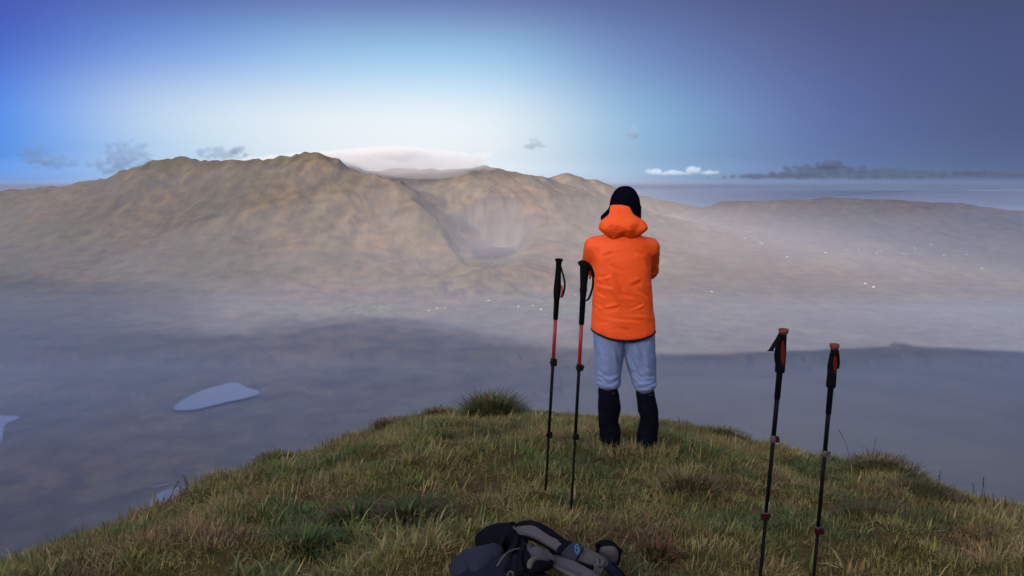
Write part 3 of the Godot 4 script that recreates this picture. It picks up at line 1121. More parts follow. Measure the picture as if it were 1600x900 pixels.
# ---------------------------------------------------------------- mesh builders
func loft(rings: Array, cap_first := true, cap_last := true) -> ArrayMesh:      # closed rings of equal count joined into a skin
	var st := SurfaceTool.new()
	st.begin(Mesh.PRIMITIVE_TRIANGLES)
	st.set_smooth_group(0)
	var n: int = rings[0].size()
	# outward faces: the signed volume tells which way round the rings run
	var mid := Vector3.ZERO
	for ring in rings:
		for p in ring:
			mid += p / float(n * rings.size())
	var vol := 0.0
	for j in rings.size() - 1:
		for i in n:
			var a: Vector3 = rings[j][i] - mid
			var b: Vector3 = rings[j][(i + 1) % n] - mid
			var c: Vector3 = rings[j + 1][i] - mid
			vol += a.dot(c.cross(b))
	if vol < 0.0:
		var turned := []
		for ring in rings:
			var q: Array = ring.duplicate()
			q.reverse()
			turned.append(q)
		rings = turned
	for ring in rings:
		for p in ring:
			st.add_vertex(p)
	for j in rings.size() - 1:
		for i in n:
			var a := j * n + i
			var b := j * n + (i + 1) % n
			for k in [a, b, a + n, b, b + n, a + n]:
				st.add_index(k)
	var count := rings.size() * n
	for which in 2:
		if (which == 0 and cap_first) or (which == 1 and cap_last):
			var ring: Array = rings[0] if which == 0 else rings[-1]
			var c := Vector3.ZERO
			for p in ring:
				c += p / n
			st.add_vertex(c)
			var base := 0 if which == 0 else (rings.size() - 1) * n
			for i in n:
				var a := base + i
				var b := base + (i + 1) % n
				for k in ([count, b, a] if which == 0 else [count, a, b]):
					st.add_index(k)
			count += 1
	st.generate_normals()
	return st.commit()


func tube(path: Array, radii: Array, sides := 8, flat := 1.0, flat_dir := Vector3.UP) -> ArrayMesh:   # flat < 1 squeezes the section along flat_dir
	var rings := []
	for i in path.size():
		var t: Vector3 = (path[mini(i + 1, path.size() - 1)] - path[maxi(i - 1, 0)]).normalized()
		var u := flat_dir - t * flat_dir.dot(t)
		if u.length() < 0.05:
			u = Vector3.RIGHT - t * t.x
		u = u.normalized()
		var w := t.cross(u)
		var ring := []
		for k in sides:
			var a := -TAU * k / sides
			ring.append(path[i] + (u * cos(a) * flat + w * sin(a)) * radii[i])
		rings.append(ring)
	return loft(rings)


func ball(r: Vector3, sides := 12, rows := 8) -> ArrayMesh:
	var rings := []
	for j in range(0, rows + 1):
		var a := PI * clampf(float(j) / rows, 0.02, 0.98) - PI / 2
		var ring := []
		for i in sides:
			var b := -TAU * i / sides
			ring.append(Vector3(cos(b) * cos(a) * r.x, sin(a) * r.y, sin(b) * cos(a) * r.z))
		rings.append(ring)
	return loft(rings)


func spline_path(pts: Array, per := 6) -> Array:
	var out := []
	for i in pts.size() - 1:
		var p0: Vector3 = pts[maxi(i - 1, 0)]
		var p1: Vector3 = pts[i]
		var p2: Vector3 = pts[i + 1]
		var p3: Vector3 = pts[mini(i + 2, pts.size() - 1)]
		for k in per:
			out.append(p1.cubic_interpolate(p2, p0, p3, float(k) / per))
	out.append(pts[-1])
	return out


func pad(path: Array, half_width: Array, half_thick: Array, up: Array, sides := 16, power := 3.0) -> ArrayMesh:   # a padded strap: rounded flat section swept along a path
	var rings := []
	for i in path.size():
		var t: Vector3 = (path[mini(i + 1, path.size() - 1)] - path[maxi(i - 1, 0)]).normalized()
		var u: Vector3 = up[i]
		u = (u - t * u.dot(t)).normalized()
		var w := t.cross(u)
		var ring := []
		for k in sides:
			var a := -TAU * k / sides
			var c := cos(a)
			var s := sin(a)
			var q := pow(pow(absf(c), power) + pow(absf(s), power), -1.0 / power)
			ring.append(path[i] + u * c * q * half_thick[i] + w * s * q * half_width[i])
		rings.append(ring)
	return loft(rings)


# surface nets: the zero surface of a distance field, one vertex in each cell that it crosses
func net(lo: Vector3, hi: Vector3, cell: float, field: Callable, fold: Variant = null) -> ArrayMesh:
	var nx := int((hi.x - lo.x) / cell) + 2
	var ny := int((hi.y - lo.y) / cell) + 2
	var nz := int((hi.z - lo.z) / cell) + 2
	var val := PackedFloat32Array()
	val.resize(nx * ny * nz)
	val.fill(1.0)
	var near_cells := []
	var bs := 4
	for bz in range(0, nz, bs):
		for by in range(0, ny, bs):
			for bx in range(0, nx, bs):
				var mid: float = field.call(lo + Vector3(bx + 2, by + 2, bz + 2) * cell)
				var close := absf(mid) < cell * bs * 1.9
				for z in range(bz, mini(bz + bs, nz)):
					for y in range(by, mini(by + bs, ny)):
						var row := (z * ny + y) * nx
						for x in range(bx, mini(bx + bs, nx)):
							val[row + x] = field.call(lo + Vector3(x, y, z) * cell) if close else mid
				if close:
					near_cells.append(Vector3i(bx, by, bz))
	var id := PackedInt32Array()
	id.resize(nx * ny * nz)
	id.fill(-1)
	var verts := PackedVector3Array()
	var cells := []
	var corner := [0, 1, nx, nx + 1, nx * ny, nx * ny + 1, nx * ny + nx, nx * ny + nx + 1]
	var cpos := [Vector3(0, 0, 0), Vector3(1, 0, 0), Vector3(0, 1, 0), Vector3(1, 1, 0), Vector3(0, 0, 1), Vector3(1, 0, 1), Vector3(0, 1, 1), Vector3(1, 1, 1)]
	var edges := [[0, 1], [2, 3], [4, 5], [6, 7], [0, 2], [1, 3], [4, 6], [5, 7], [0, 4], [1, 5], [2, 6], [3, 7]]
	for b in near_cells:
		for z in range(b.z, mini(b.z + bs, nz - 1)):
			for y in range(b.y, mini(b.y + bs, ny - 1)):
				for x in range(b.x, mini(b.x + bs, nx - 1)):
					var at0 := (z * ny + y) * nx + x
					var inside := 0
					for k in 8:
						if val[at0 + corner[k]] < 0.0:
							inside += 1
					if inside == 0 or inside == 8:
						continue
					var sum := Vector3.ZERO
					var cnt := 0
					for e in edges:
						var va := val[at0 + corner[e[0]]]
						var vb := val[at0 + corner[e[1]]]
						if (va < 0.0) != (vb < 0.0):
							sum += cpos[e[0]].lerp(cpos[e[1]], va / (va - vb))
							cnt += 1
					id[at0] = verts.size()
					verts.append(lo + (Vector3(x, y, z) + sum / cnt) * cell)
					cells.append(Vector3i(x, y, z))
	var idx := PackedInt32Array()
	var step := [1, nx, nx * ny]
	for c in cells:
		var at0: int = (c.z * ny + c.y) * nx + c.x
		var s0 := val[at0] < 0.0
		for ax in 3:
			if c[(ax + 1) % 3] == 0 or c[(ax + 2) % 3] == 0:
				continue
			if s0 == (val[at0 + step[ax]] < 0.0):
				continue
			var u: int = step[(ax + 1) % 3]
			var v: int = step[(ax + 2) % 3]
			var q := [id[at0], id[at0 - u], id[at0 - u - v], id[at0 - v]]
			if q.min() < 0:
				continue
			if s0:
				idx.append_array([q[0], q[2], q[1], q[0], q[3], q[2]])
			else:
				idx.append_array([q[0], q[1], q[2], q[0], q[2], q[3]])
	var nrm := vertex_normals(verts, idx)
	var good := 0
	for i in range(0, verts.size(), 1 + verts.size() / 40):
		good += 1 if float(field.call(verts[i] + nrm[i] * cell)) > float(field.call(verts[i] - nrm[i] * cell)) else -1
	if good < 0:
		for i in range(0, idx.size(), 3):
			var k := idx[i + 1]
			idx[i + 1] = idx[i + 2]
			idx[i + 2] = k
		nrm = vertex_normals(verts, idx)
	if fold != null:
		for i in verts.size():
			verts[i] += nrm[i] * float(fold.call(verts[i], nrm[i]))
		nrm = vertex_normals(verts, idx)
	var arr := []
	arr.resize(Mesh.ARRAY_MAX)
	arr[Mesh.ARRAY_VERTEX] = verts
	arr[Mesh.ARRAY_NORMAL] = nrm
	arr[Mesh.ARRAY_INDEX] = idx
	var mesh := ArrayMesh.new()
	mesh.add_surface_from_arrays(Mesh.PRIMITIVE_TRIANGLES, arr)
	return mesh


func vertex_normals(v: PackedVector3Array, idx: PackedInt32Array) -> PackedVector3Array:
	var n := PackedVector3Array()
	n.resize(v.size())
	for i in range(0, idx.size(), 3):
		var f := (v[idx[i + 2]] - v[idx[i]]).cross(v[idx[i + 1]] - v[idx[i]])      # front faces run clockwise
		for k in 3:
			n[idx[i + k]] += f
	for i in n.size():
		n[i] = n[i].normalized() if n[i].length_squared() > 0.0 else Vector3.UP
	return n


func capsule(p: Vector3, a: Vector3, b: Vector3, ra: float, rb: float) -> float:
	var ab := b - a
	var t := clampf((p - a).dot(ab) / ab.length_squared(), 0.0, 1.0)
	return (p - a - ab * t).length() - lerpf(ra, rb, t)


func ellipsoid(p: Vector3, c: Vector3, r: Vector3) -> float:
	var q := (p - c) / r
	var k := q.length()
	return (k - 1.0) * minf(r.x, minf(r.y, r.z)) if k < 0.3 else k * (k - 1.0) / (q / r).length()


# ---------------------------------------------------------------- the hiker, seen from behind
const HIKER_Z := -4.75
var hiker_at := Vector3.ZERO
var torso_rows := []
var leg_rows := [[], []]
var gaiter_rows := [[], []]
var folds := []
var wrinkle := fnl(61, 9.0, 3)
var wrinkle_b := fnl(62, 22.0, 2)


func own(px: float, py: float, z := 0.0) -> Vector3:      # the hiker's own axes: x across, y up, z towards the lens
	var p := at(px, py, -HIKER_Z) - hiker_at
	return Vector3(p.x, p.y, z)


func rows(table: Array) -> Array:      # [frame y, left edge, right edge, middle z, half depth] -> per height, sampled finely
	var keys := []
	for t in table:
		var l := own(t[1], t[0])
		var r := own(t[2], t[0])
		keys.append([l.y, (l.x + r.x) * 0.5, (r.x - l.x) * 0.5, t[3], t[4]])
	keys.sort_custom(func(a, b): return a[0] < b[0])
	var y0: float = keys[0][0]
	var y1: float = keys[-1][0]
	var out := []
	var n := 160
	for i in n + 1:
		var y := lerpf(y0, y1, float(i) / n)
		var k := 0
		while k < keys.size() - 2 and y > keys[k + 1][0]:
			k += 1
		var t: float = inverse_lerp(keys[k][0], keys[k + 1][0], y)
		var e := []
		for c in range(1, 5):
			e.append(cubic_interpolate(keys[k][c], keys[k + 1][c], keys[maxi(k - 1, 0)][c], keys[mini(k + 2, keys.size() - 1)][c], t))
		out.append(e)
	return [y0, y1, out]


func section(p: Vector3, table: Array, power := 2.4) -> float:
	var y: float = clampf(p.y, table[0], table[1])
	var f: float = (y - table[0]) / (table[1] - table[0]) * 160.0
	var i := mini(int(f), 159)
	var t := f - i
	var a: Array = table[2][i]
	var b: Array = table[2][i + 1]
	var hw := lerpf(a[1], b[1], t)
	var hd := lerpf(a[3], b[3], t)
	var ux := absf(p.x - lerpf(a[0], b[0], t)) / hw
	var uz := absf(p.z - lerpf(a[2], b[2], t)) / hd
	var k := pow(pow(ux, power) + pow(uz, power), 1.0 / power)
	var d := (k - 1.0) * minf(hw, hd) if k < 0.4 else (k - 1.0) * sqrt(pow(ux * hw, 2.0) + pow(uz * hd, 2.0)) / maxf(k, 0.001)
	var over := maxf(table[0] - p.y, p.y - table[1])
	if over > 0.0:
		d = over if d < 0.0 else sqrt(d * d + over * over)
	else:
		d = maxf(d, over)
	return d


func fold_at(p: Vector3, n: Vector3) -> float:      # creases of the cloth on the side towards the lens
	var d := 0.0
	for f in folds:
		var a: Vector2 = f[0]
		var b: Vector2 = f[1]
		var q := Vector2(p.x, p.y)
		var ab := b - a
		var t := (q - a).dot(ab) / ab.length_squared()
		if t < -0.3 or t > 1.3:
			continue
		var tc := clampf(t, 0.0, 1.0)
		var e := (q - a - ab * tc)
		var bend: float = sin(tc * PI) * f[4]
		var dist: float = (ab.normalized().orthogonal()).dot(e) - bend
		if absf(dist) > 0.06 or (t < 0.0 or t > 1.0) and e.length() > 0.05:
			continue
		var fade := smoothstep(0.0, 0.3, tc) * smoothstep(1.0, 0.7, tc)
		d += f[2] * fade * (exp(-pow(dist / (1.25 * f[3]), 2.0)) - 0.7 * exp(-pow((dist - 2.4 * f[3]) / (1.9 * f[3]), 2.0)))
	return d * smoothstep(-0.2, 0.4, n.z)


func crease(x0: float, y0: float, x1: float, y1: float, amount := 0.006, width := 0.008, bend := 0.0) -> void:
	var a := own(x0, y0)
	var b := own(x1, y1)
	folds.append([Vector2(a.x, a.y), Vector2(b.x, b.y), amount, width, bend])


func hem_y(x: float) -> float:
	var c := own(975, 525.5)
	var s := own(924, 513.5)
	return lerpf(c.y, s.y, pow(clampf(absf(x - c.x) / absf(s.x - c.x), 0.0, 1.2), 2.2))


func build_person() -> void:
	hiker_at = stand
	var o := thing("person", "hiker in a bright orange hooded jacket, dark beanie and black gaiters, standing with back turned", "person", hiker_at)
	var skin := mat(Color(0.48, 0.27, 0.19), 0.55, 0.4)
	var orange := mat(Color(0.80, 0.085, 0.012), 0.62, 0.35)
	cloth_relief(orange, 60, 7.0, 0.12)
	var navy := mat(Color(0.010, 0.011, 0.022), 0.9, 0.2)
	var black := mat(Color(0.006, 0.006, 0.010), 0.75, 0.25)
	var blue := mat(Color(0.165, 0.22, 0.42), 0.85, 0.2)
	cloth_relief(blue, 61, 9.0, 0.08)
	var gaiter_m := mat(Color(0.0035, 0.0038, 0.010), 0.85, 0.15)
	cloth_relief(gaiter_m, 62, 12.0, 0.15)

	# ---- tables of the outline
	torso_rows = rows([[361, 952, 990, 0.03, 0.07], [366, 944, 999, 0.02, 0.085], [372, 934, 1010, 0.01, 0.10], [380, 927, 1017, 0.005, 0.115], [392, 925, 1017, 0.0, 0.13], [410, 926, 1016, 0.0, 0.14], [440, 927, 1017, 0.0, 0.14], [480, 925.5, 1020, -0.005, 0.135], [505, 924, 1023, -0.005, 0.14], [535, 923, 1025, -0.005, 0.14]])
	leg_rows[0] = rows([[505, 926, 985, -0.01, 0.115], [523, 927, 980, -0.01, 0.115], [545, 928.5, 975.5, -0.012, 0.112], [567, 930.5, 973, -0.015, 0.105], [588, 931.8, 970, -0.012, 0.094], [597, 930.8, 969.8, -0.003, 0.092], [602, 932.2, 968.2, 0.0, 0.086], [606, 938, 963, 0.0, 0.065]])
	leg_rows[1] = rows([[505, 968, 1024, -0.01, 0.115], [523, 970, 1023, -0.01, 0.115], [545, 974.5, 1024, -0.012, 0.112], [567, 979, 1025.5, -0.015, 0.105], [587, 984.5, 1025, -0.01, 0.094], [600, 987.5, 1025, 0.002, 0.092], [607, 992, 1021, 0.003, 0.078], [612, 998, 1013, 0.004, 0.06]])
	gaiter_rows[0] = rows([[594, 939, 962, -0.004, 0.058], [604, 936, 964, 0.0, 0.062], [622, 935.4, 967, -0.002, 0.068], [638, 935, 969.5, -0.004, 0.07], [647, 935.2, 967, -0.008, 0.068], [660, 936, 967, -0.014, 0.066], [676, 938, 969.5, -0.022, 0.075], [688, 939.5, 970, -0.035, 0.095], [699, 941, 970, -0.04, 0.10]])
	gaiter_rows[1] = rows([[598, 997, 1019, -0.004, 0.055], [610, 994.5, 1021.5, 0.0, 0.062], [626, 995, 1024.5, -0.002, 0.068], [643, 996.5, 1028, -0.004, 0.07], [650, 1000, 1029, -0.008, 0.066], [665, 999.5, 1029, -0.014, 0.066], [679, 997, 1028, -0.022, 0.075], [688, 996, 1027.5, -0.035, 0.095], [698, 996, 1027, -0.04, 0.10]])

	# ---- the body: one skin over the whole skeleton, with head, face and hands
	var st := SurfaceTool.new()
	st.begin(Mesh.PRIMITIVE_TRIANGLES)
	var hip_l := own(952, 528)
	var hip_r := own(1000, 528)
	var knee_l := own(952, 590, -0.03)
	var knee_r := own(1006, 592, -0.03)
	var heel_l := own(953, 692, 0.0)
	var heel_r := own(1012, 690, 0.0)
	var sh_l := own(932, 385)
	var sh_r := own(1012, 386)
	var el_l := own(929, 425, -0.19)
	var el_r := own(1024, 429, -0.19)
	var wr_l := own(962, 402, -0.385)
	var wr_r := own(990, 402, -0.385)
	var neck := own(972, 362, -0.01)
	var head := own(979, 327, -0.035)
	var bones := [[own(975, 510), own(974, 455), 0.095, 0.10], [own(974, 455), own(972, 395), 0.10, 0.105], [own(972, 385), neck, 0.09, 0.058], [neck, head, 0.056, 0.058], [sh_l, el_l, 0.05, 0.04], [el_l, wr_l, 0.04, 0.027], [sh_r, el_r, 0.05, 0.04], [el_r, wr_r, 0.04, 0.027], [sh_l, sh_r, 0.055, 0.055], [hip_l, knee_l, 0.078, 0.046], [knee_l, heel_l, 0.044, 0.034], [hip_r, knee_r, 0.078, 0.046], [knee_r, heel_r, 0.044, 0.034], [heel_l, heel_l + Vector3(-0.01, -0.01, -0.15), 0.036, 0.026], [heel_r, heel_r + Vector3(0.03, -0.01, -0.15), 0.036, 0.026]]
	var body := func(p: Vector3) -> float:
		var d := 1e3
		for b in bones:
			d = smin(d, capsule(p, b[0], b[1], b[2], b[3]), 0.03)
		return d
	st.append_from(net(Vector3(-0.42, -0.08, -0.5), Vector3(0.42, 1.52, 0.22), 0.016, body), 0, Transform3D())
	var skull := func(p: Vector3) -> float:
		var q := p - head
		var d := ellipsoid(q, Vector3(0, 0.02, 0.012), Vector3(0.073, 0.098, 0.09))
		d = smin(d, ellipsoid(q, Vector3(0, -0.06, -0.035), Vector3(0.055, 0.06, 0.058)), 0.04)        # jaw
		d = smin(d, capsule(q, Vector3(0, 0.005, -0.09), Vector3(0, -0.03, -0.112), 0.008, 0.014), 0.012)   # nose
		d = smin(d, ellipsoid(q, Vector3(0, -0.062, -0.088), Vector3(0.024, 0.009, 0.012)), 0.008)      # mouth
		for s in [-1.0, 1.0]:
			d = smax(d, -((q - Vector3(s * 0.031, 0.008, -0.093)).length() - 0.016), 0.012)
			d = minf(d, (q - Vector3(s * 0.031, 0.007, -0.076)).length() - 0.0125)                      # eyes
			d = smin(d, ellipsoid(q, Vector3(s * 0.077, -0.012, 0.008), Vector3(0.008, 0.03, 0.018)), 0.006)
		return smin(d, capsule(q, Vector3(0, -0.05, 0.02), Vector3(0, -0.14, 0.02), 0.052, 0.056), 0.03)
	st.append_from(net(head + Vector3(-0.11, -0.17, -0.15), head + Vector3(0.11, 0.14, 0.13), 0.006, skull), 0, Transform3D())
	for s in [-1.0, 1.0]:
		var w: Vector3 = wr_l if s < 0.0 else wr_r
		var chains := []
		var palm := w + Vector3(-s * 0.012, 0.045, -0.03)
		for k in 4:
			var root := palm + Vector3(-s * 0.018 + s * 0.0, 0.034 - k * 0.019, -0.028)
			var l: float = [0.040, 0.045, 0.042, 0.033][k]
			var j1 := root + Vector3(-s * 0.3, 0.2 - 0.1 * k, -0.9).normalized() * l
			var j2 := j1 + Vector3(-s * 0.95, 0.1 - 0.06 * k, -0.1).normalized() * l * 0.65
			var j3 := j2 + Vector3(-s * 0.6, -0.1, 0.75).normalized() * l * 0.5
			chains.append([root, j1, 0.0095, 0.0088])
			chains.append([j1, j2, 0.0088, 0.008])
			chains.append([j2, j3, 0.008, 0.007])
		var thumb := palm + Vector3(-s * 0.01, 0.025, 0.0)
		var t1 := thumb + Vector3(-s * 0.018, 0.032, -0.012)
		chains.append([thumb, t1, 0.012, 0.010])
		chains.append([t1, t1 + Vector3(-s * 0.012, 0.02, -0.02), 0.010, 0.008])
		var hand := func(p: Vector3) -> float:
			var d := capsule(p, w, palm, 0.027, 0.024)
			d = smin(d, ellipsoid(p, palm + Vector3(0, 0.006, -0.012), Vector3(0.017, 0.045, 0.036)), 0.015)
			var f := 1e3
			for c in chains:
				f = minf(f, capsule(p, c[0], c[1], c[2], c[3]))
			return smin(d, f, 0.006)
		st.append_from(net(palm + Vector3(-0.1, -0.09, -0.12), palm + Vector3(0.1, 0.1, 0.08), 0.004, hand), 0, Transform3D())
	obj("body", st.commit(), skin, o)

	# ---- jacket
	for c in [[936, 398, 955, 391, -0.007, 0.007, 0.004], [990, 390, 1004, 398, -0.008, 0.006, -0.003], [1004, 398, 1013, 424, -0.010, 0.006, 0.004], [928, 432, 952, 424, -0.006, 0.006, 0.003], [928, 440, 958, 446, -0.006, 0.006, -0.003], [929, 452, 945, 461, -0.006, 0.005, 0.0], [926, 470, 946, 480, -0.006, 0.005, -0.003], [940, 492, 1004, 497, -0.0055, 0.006, -0.006], [978, 478, 1003, 468, -0.006, 0.005, 0.003], [1003, 455, 1019, 473, -0.006, 0.006, 0.0], [985, 445, 1016, 462, -0.005, 0.007, 0.004], [945, 412, 972, 424, -0.006, 0.008, -0.006], [955, 415, 978, 470, -0.009, 0.016, 0.012], [975, 440, 998, 430, 0.005, 0.010, 0.0], [932, 478, 968, 468, 0.005, 0.007, 0.004], [955, 500, 985, 508, 0.004, 0.007, 0.0], [1018, 395, 1026, 425, -0.006, 0.006, 0.004], [1022, 410, 1034, 418, -0.005, 0.005, 0.0], [1016, 432, 1030, 428, -0.006, 0.005, 0.002], [930, 425, 944, 440, -0.005, 0.006, 0.0], [960, 455, 990, 462, -0.005, 0.006, -0.004], [985, 485, 1018, 488, -0.005, 0.006, 0.003], [930, 500, 950, 498, -0.004, 0.006, 0.0], [938, 385, 1006, 385, -0.002, 0.003, -0.002]]:
		crease(c[0], c[1], c[2], c[3], c[4], c[5], c[6])
	var arms := [[own(930, 386, -0.01), own(927.5, 421, -0.18), 0.070, 0.062], [own(927.5, 421, -0.18), own(960, 402, -0.36), 0.060, 0.046], [own(1013, 388, -0.01), own(1020.5, 427, -0.17), 0.074, 0.068], [own(1020.5, 427, -0.17), own(992, 404, -0.36), 0.066, 0.046]]
	var jacket := func(p: Vector3) -> float:
		var d := section(p, torso_rows, 2.5)
		d = smax(d, hem_y(p.x) - p.y, 0.006)
		for i in 2:
			var a := minf(capsule(p, arms[2 * i][0], arms[2 * i][1], arms[2 * i][2], arms[2 * i][3]), capsule(p, arms[2 * i + 1][0], arms[2 * i + 1][1], arms[2 * i + 1][2], arms[2 * i + 1][3]))
			d = smin(d, a + 0.005 * wrinkle.get_noise_3d(p.x * 0.6, p.y * 2.2, p.z * 2.2), 0.035)
		return d
	var jacket_fold := func(p: Vector3, n: Vector3) -> float:
		return 1.15 * fold_at(p, n) + 0.0048 * wrinkle.get_noise_3d(p.x * 0.5, p.y * 1.2, p.z) + 0.0016 * wrinkle_b.get_noise_3d(p.x * 0.7, p.y * 1.6, p.z)
	var jk := obj("jacket", net(Vector3(-0.36, 0.62, -0.48), Vector3(0.36, 1.5, 0.24), 0.0085, jacket, jacket_fold), orange, o)
	var trim := func(p: Vector3) -> float:
		var d := section(p, torso_rows, 2.5) - 0.002
		var h := hem_y(p.x)
		return maxf(maxf(d, p.y - h - 0.004), h - 0.012 - p.y)
	obj("hem_trim", net(Vector3(-0.3, 0.64, -0.2), Vector3(0.3, 0.82, 0.2), 0.007, trim), navy, jk)
	# hood hanging down the back
	var hood_table := [[319.5, 966, 11, 0.060, 0.012], [321, 966, 14, 0.066, 0.022], [327, 966.5, 16.5, 0.078, 0.034], [333, 967.5, 18.5, 0.088, 0.045], [337, 968, 23.0, 0.093, 0.056], [341, 968.5, 29, 0.096, 0.066], [346, 969, 34.5, 0.10, 0.076], [351, 969.5, 37.0, 0.10, 0.082], [356, 970, 37.5, 0.098, 0.082], [361, 970, 33, 0.095, 0.074], [366, 969.5, 26, 0.09, 0.06], [370, 969, 19, 0.085, 0.042], [372.5, 969, 12, 0.08, 0.022]]
	var hr := []
	for j in 40:
		var f := j / 39.0 * (hood_table.size() - 1)
		var k := mini(int(f), hood_table.size() - 2)
		var t := f - k
		var e := []
		for c in 5:
			e.append(cubic_interpolate(hood_table[k][c], hood_table[k + 1][c], hood_table[maxi(k - 1, 0)][c], hood_table[mini(k + 2, hood_table.size() - 1)][c], t))
		var mid := own(e[1], e[0])
		var hw: float = own(e[1] + e[2], e[0]).x - mid.x
		var v := j / 39.0
		var ring := []
		for i in 64:
			var a := TAU * i / 64.0
			var x := cos(a)
			var z := sin(a)
			var q := pow(pow(absf(x), 2.2) + pow(absf(z), 2.2), -1.0 / 2.2)
			var px := x * q * hw
			var pz: float = e[3] + z * q * e[4] * (1.0 if z > 0.0 else 0.5)
			var u := px / 0.155
			var front := maxf(0.0, z)
			# drapes: two lobes hang lower than the middle, and creases run down from the tab
			var drop := 0.024 * front * smoothstep(0.5, 1.0, v) * (-cos(u * 5.2) * 0.9) * exp(-u * u * 1.2)
			var c1 := 0.010 * sin(u * 7.0 + 1.4 * v) * smoothstep(0.35, 0.7, v) + 0.009 * exp(-pow((u + 0.42 - 0.1 * v) / 0.12, 2.0)) * smoothstep(0.3, 0.5, v) - 0.010 * exp(-pow((u - 0.03) / 0.07, 2.0)) * smoothstep(0.4, 0.8, v)
			c1 += 0.007 * wrinkle.get_noise_2d(px * 1.4 + 3.0, mid.y * 2.0)
			ring.append(Vector3(mid.x + px, mid.y - drop, pz + c1 * front * 1.3))
		hr.append(ring)
	var hood := obj("hood", loft(hr), orange, jk)
	hood.set_meta("label", "orange hood hanging down the back in folds")
	# collar round the neck
	var col_rows := []
	for e in [[369, 970, 26, 0.085, 0.02], [362, 970, 24, 0.082, 0.02], [352, 971, 22.5, 0.08, 0.01], [344, 972, 22, 0.078, 0.0], [342, 972, 20.5, 0.07, 0.0]]:
		var mid := own(e[1], e[0])
		var hw: float = own(e[1] + e[2], e[0]).x - mid.x
		var ring := []
		for i in 32:
			var a := TAU * i / 32.0
			ring.append(Vector3(mid.x + cos(a) * hw, mid.y + 0.02 * sin(a) * -1.0, e[4] + sin(a) * e[3] - 0.01))
		col_rows.append(ring)
	obj("collar", loft(col_rows), orange, jk)

	# ---- trousers
	folds = []
	for c in [[930, 575, 958, 588, -0.006, 0.007, 0.003], [932, 592, 960, 598, -0.007, 0.006, -0.003], [934, 585, 968, 580, -0.005, 0.006, 0.002], [955, 535, 972, 552, -0.007, 0.008, 0.003], [990, 530, 1008, 560, -0.007, 0.009, 0.004], [985, 575, 1012, 592, -0.007, 0.007, 0.003], [992, 592, 1022, 588, -0.007, 0.006, 0.003], [990, 602, 1018, 600, -0.006, 0.005, -0.002], [1000, 565, 1022, 578, -0.006, 0.007, -0.003], [1008, 540, 1020, 556, -0.005, 0.008, 0.0], [940, 540, 952, 572, 0.005, 0.012, 0.0], [936, 530, 944, 560, -0.005, 0.008, 0.0], [931, 582, 950, 594, -0.007, 0.006, 0.0], [945, 596, 967, 589, -0.006, 0.005, 0.002], [986, 580, 1004, 596, -0.008, 0.006, 0.0], [1004, 598, 1024, 594, -0.007, 0.005, 0.0], [998, 582, 1024, 584, -0.006, 0.006, 0.004], [958, 540, 970, 575, -0.006, 0.008, 0.0], [980, 548, 992, 578, -0.006, 0.008, 0.0], [1004, 540, 1010, 580, 0.005, 0.012, 0.0]]:
		crease(c[0], c[1], c[2], c[3], c[4], c[5], c[6])
	var trousers := func(p: Vector3) -> float:
		return smin(section(p, leg_rows[0], 2.2), section(p, leg_rows[1], 2.2), 0.012)
	var trouser_fold := func(p: Vector3, n: Vector3) -> float:
		return 1.3 * fold_at(p, n) + 0.004 * wrinkle.get_noise_3d(p.x, p.y * 1.6, p.z + 4.0) + 0.0015 * wrinkle_b.get_noise_3d(p.x, p.y * 1.8, p.z)
	obj("trousers", net(Vector3(-0.3, 0.3, -0.2), Vector3(0.3, 0.84, 0.2), 0.0085, trousers, trouser_fold), blue, o)

	# ---- gaiters and boots
	for i in 2:
		var g := func(p: Vector3) -> float:
			return section(p, gaiter_rows[i], 2.3)
		var gf := func(p: Vector3, _n: Vector3) -> float:
			return 0.006 * wrinkle.get_noise_3d(p.x + 3.0 * i, p.y * 1.2, p.z) + 0.0025 * wrinkle_b.get_noise_3d(p.x, p.y, p.z + i)
		var cx := own(953 if i == 0 else 1012, 650).x
		var ga := obj("gaiter", net(Vector3(cx - 0.11, -0.06, -0.16), Vector3(cx + 0.11, 0.42, 0.1), 0.008, g, gf), gaiter_m, o)
		# cinch strap and buckle at the top, lace hook line below
		var top_l := own(937 if i == 0 else 995.5, 607 if i == 0 else 613)
		var top_r := own(963.5 if i == 0 else 1020.5, 608 if i == 0 else 609)
		var band := []
		for k in 25:
			var a := TAU * k / 24.0
			band.append(Vector3(lerpf(top_l.x, top_r.x, 0.5 + 0.515 * cos(a)), lerpf(top_l.y, top_r.y, 0.5 + 0.5 * cos(a)), 0.065 * sin(a)))
		var radii := []
		for k in 25:
			radii.append(0.004)
		obj("strap", tube(band, radii, 6), black, ga)
		var bk := BoxMesh.new()
		bk.size = Vector3(0.022, 0.007, 0.006)
		var buckle := obj("buckle", bk, mat(Color(0.03, 0.03, 0.035), 0.5), ga)
		buckle.position = Vector3(lerpf(top_l.x, top_r.x, 0.72), lerpf(top_l.y, top_r.y, 0.72) - 0.012, 0.066)
		var sole := own(955 if i == 0 else 1012, 696)
		var boot := []
		for e in [[0.012, 0.030, 0.0], [0.016, 0.036, 0.0], [-0.01, 0.045, 0.0], [-0.06, 0.045, 0.0], [-0.13, 0.052, 0.0], [-0.19, 0.046, 0.0], [-0.225, 0.03, 0.0], [-0.235, 0.012, 0.0]]:
			var h := 0.12 if e[0] > -0.05 else lerpf(0.12, 0.05, (-0.05 - e[0]) / 0.185)
			var ring := []
			for k in 20:
				var a := TAU * k / 20.0
				var s := sin(a)
				ring.append(Vector3(sole.x + cos(a) * e[1] + (0.02 if i == 1 else -0.015) * e[0] / -0.2, 0.0 + (h * 0.5 + s * h * 0.5 if s > 0.0 else h * 0.5 * (1.0 + maxf(s * 1.6, -1.0))), e[0]))
			boot.append(ring)
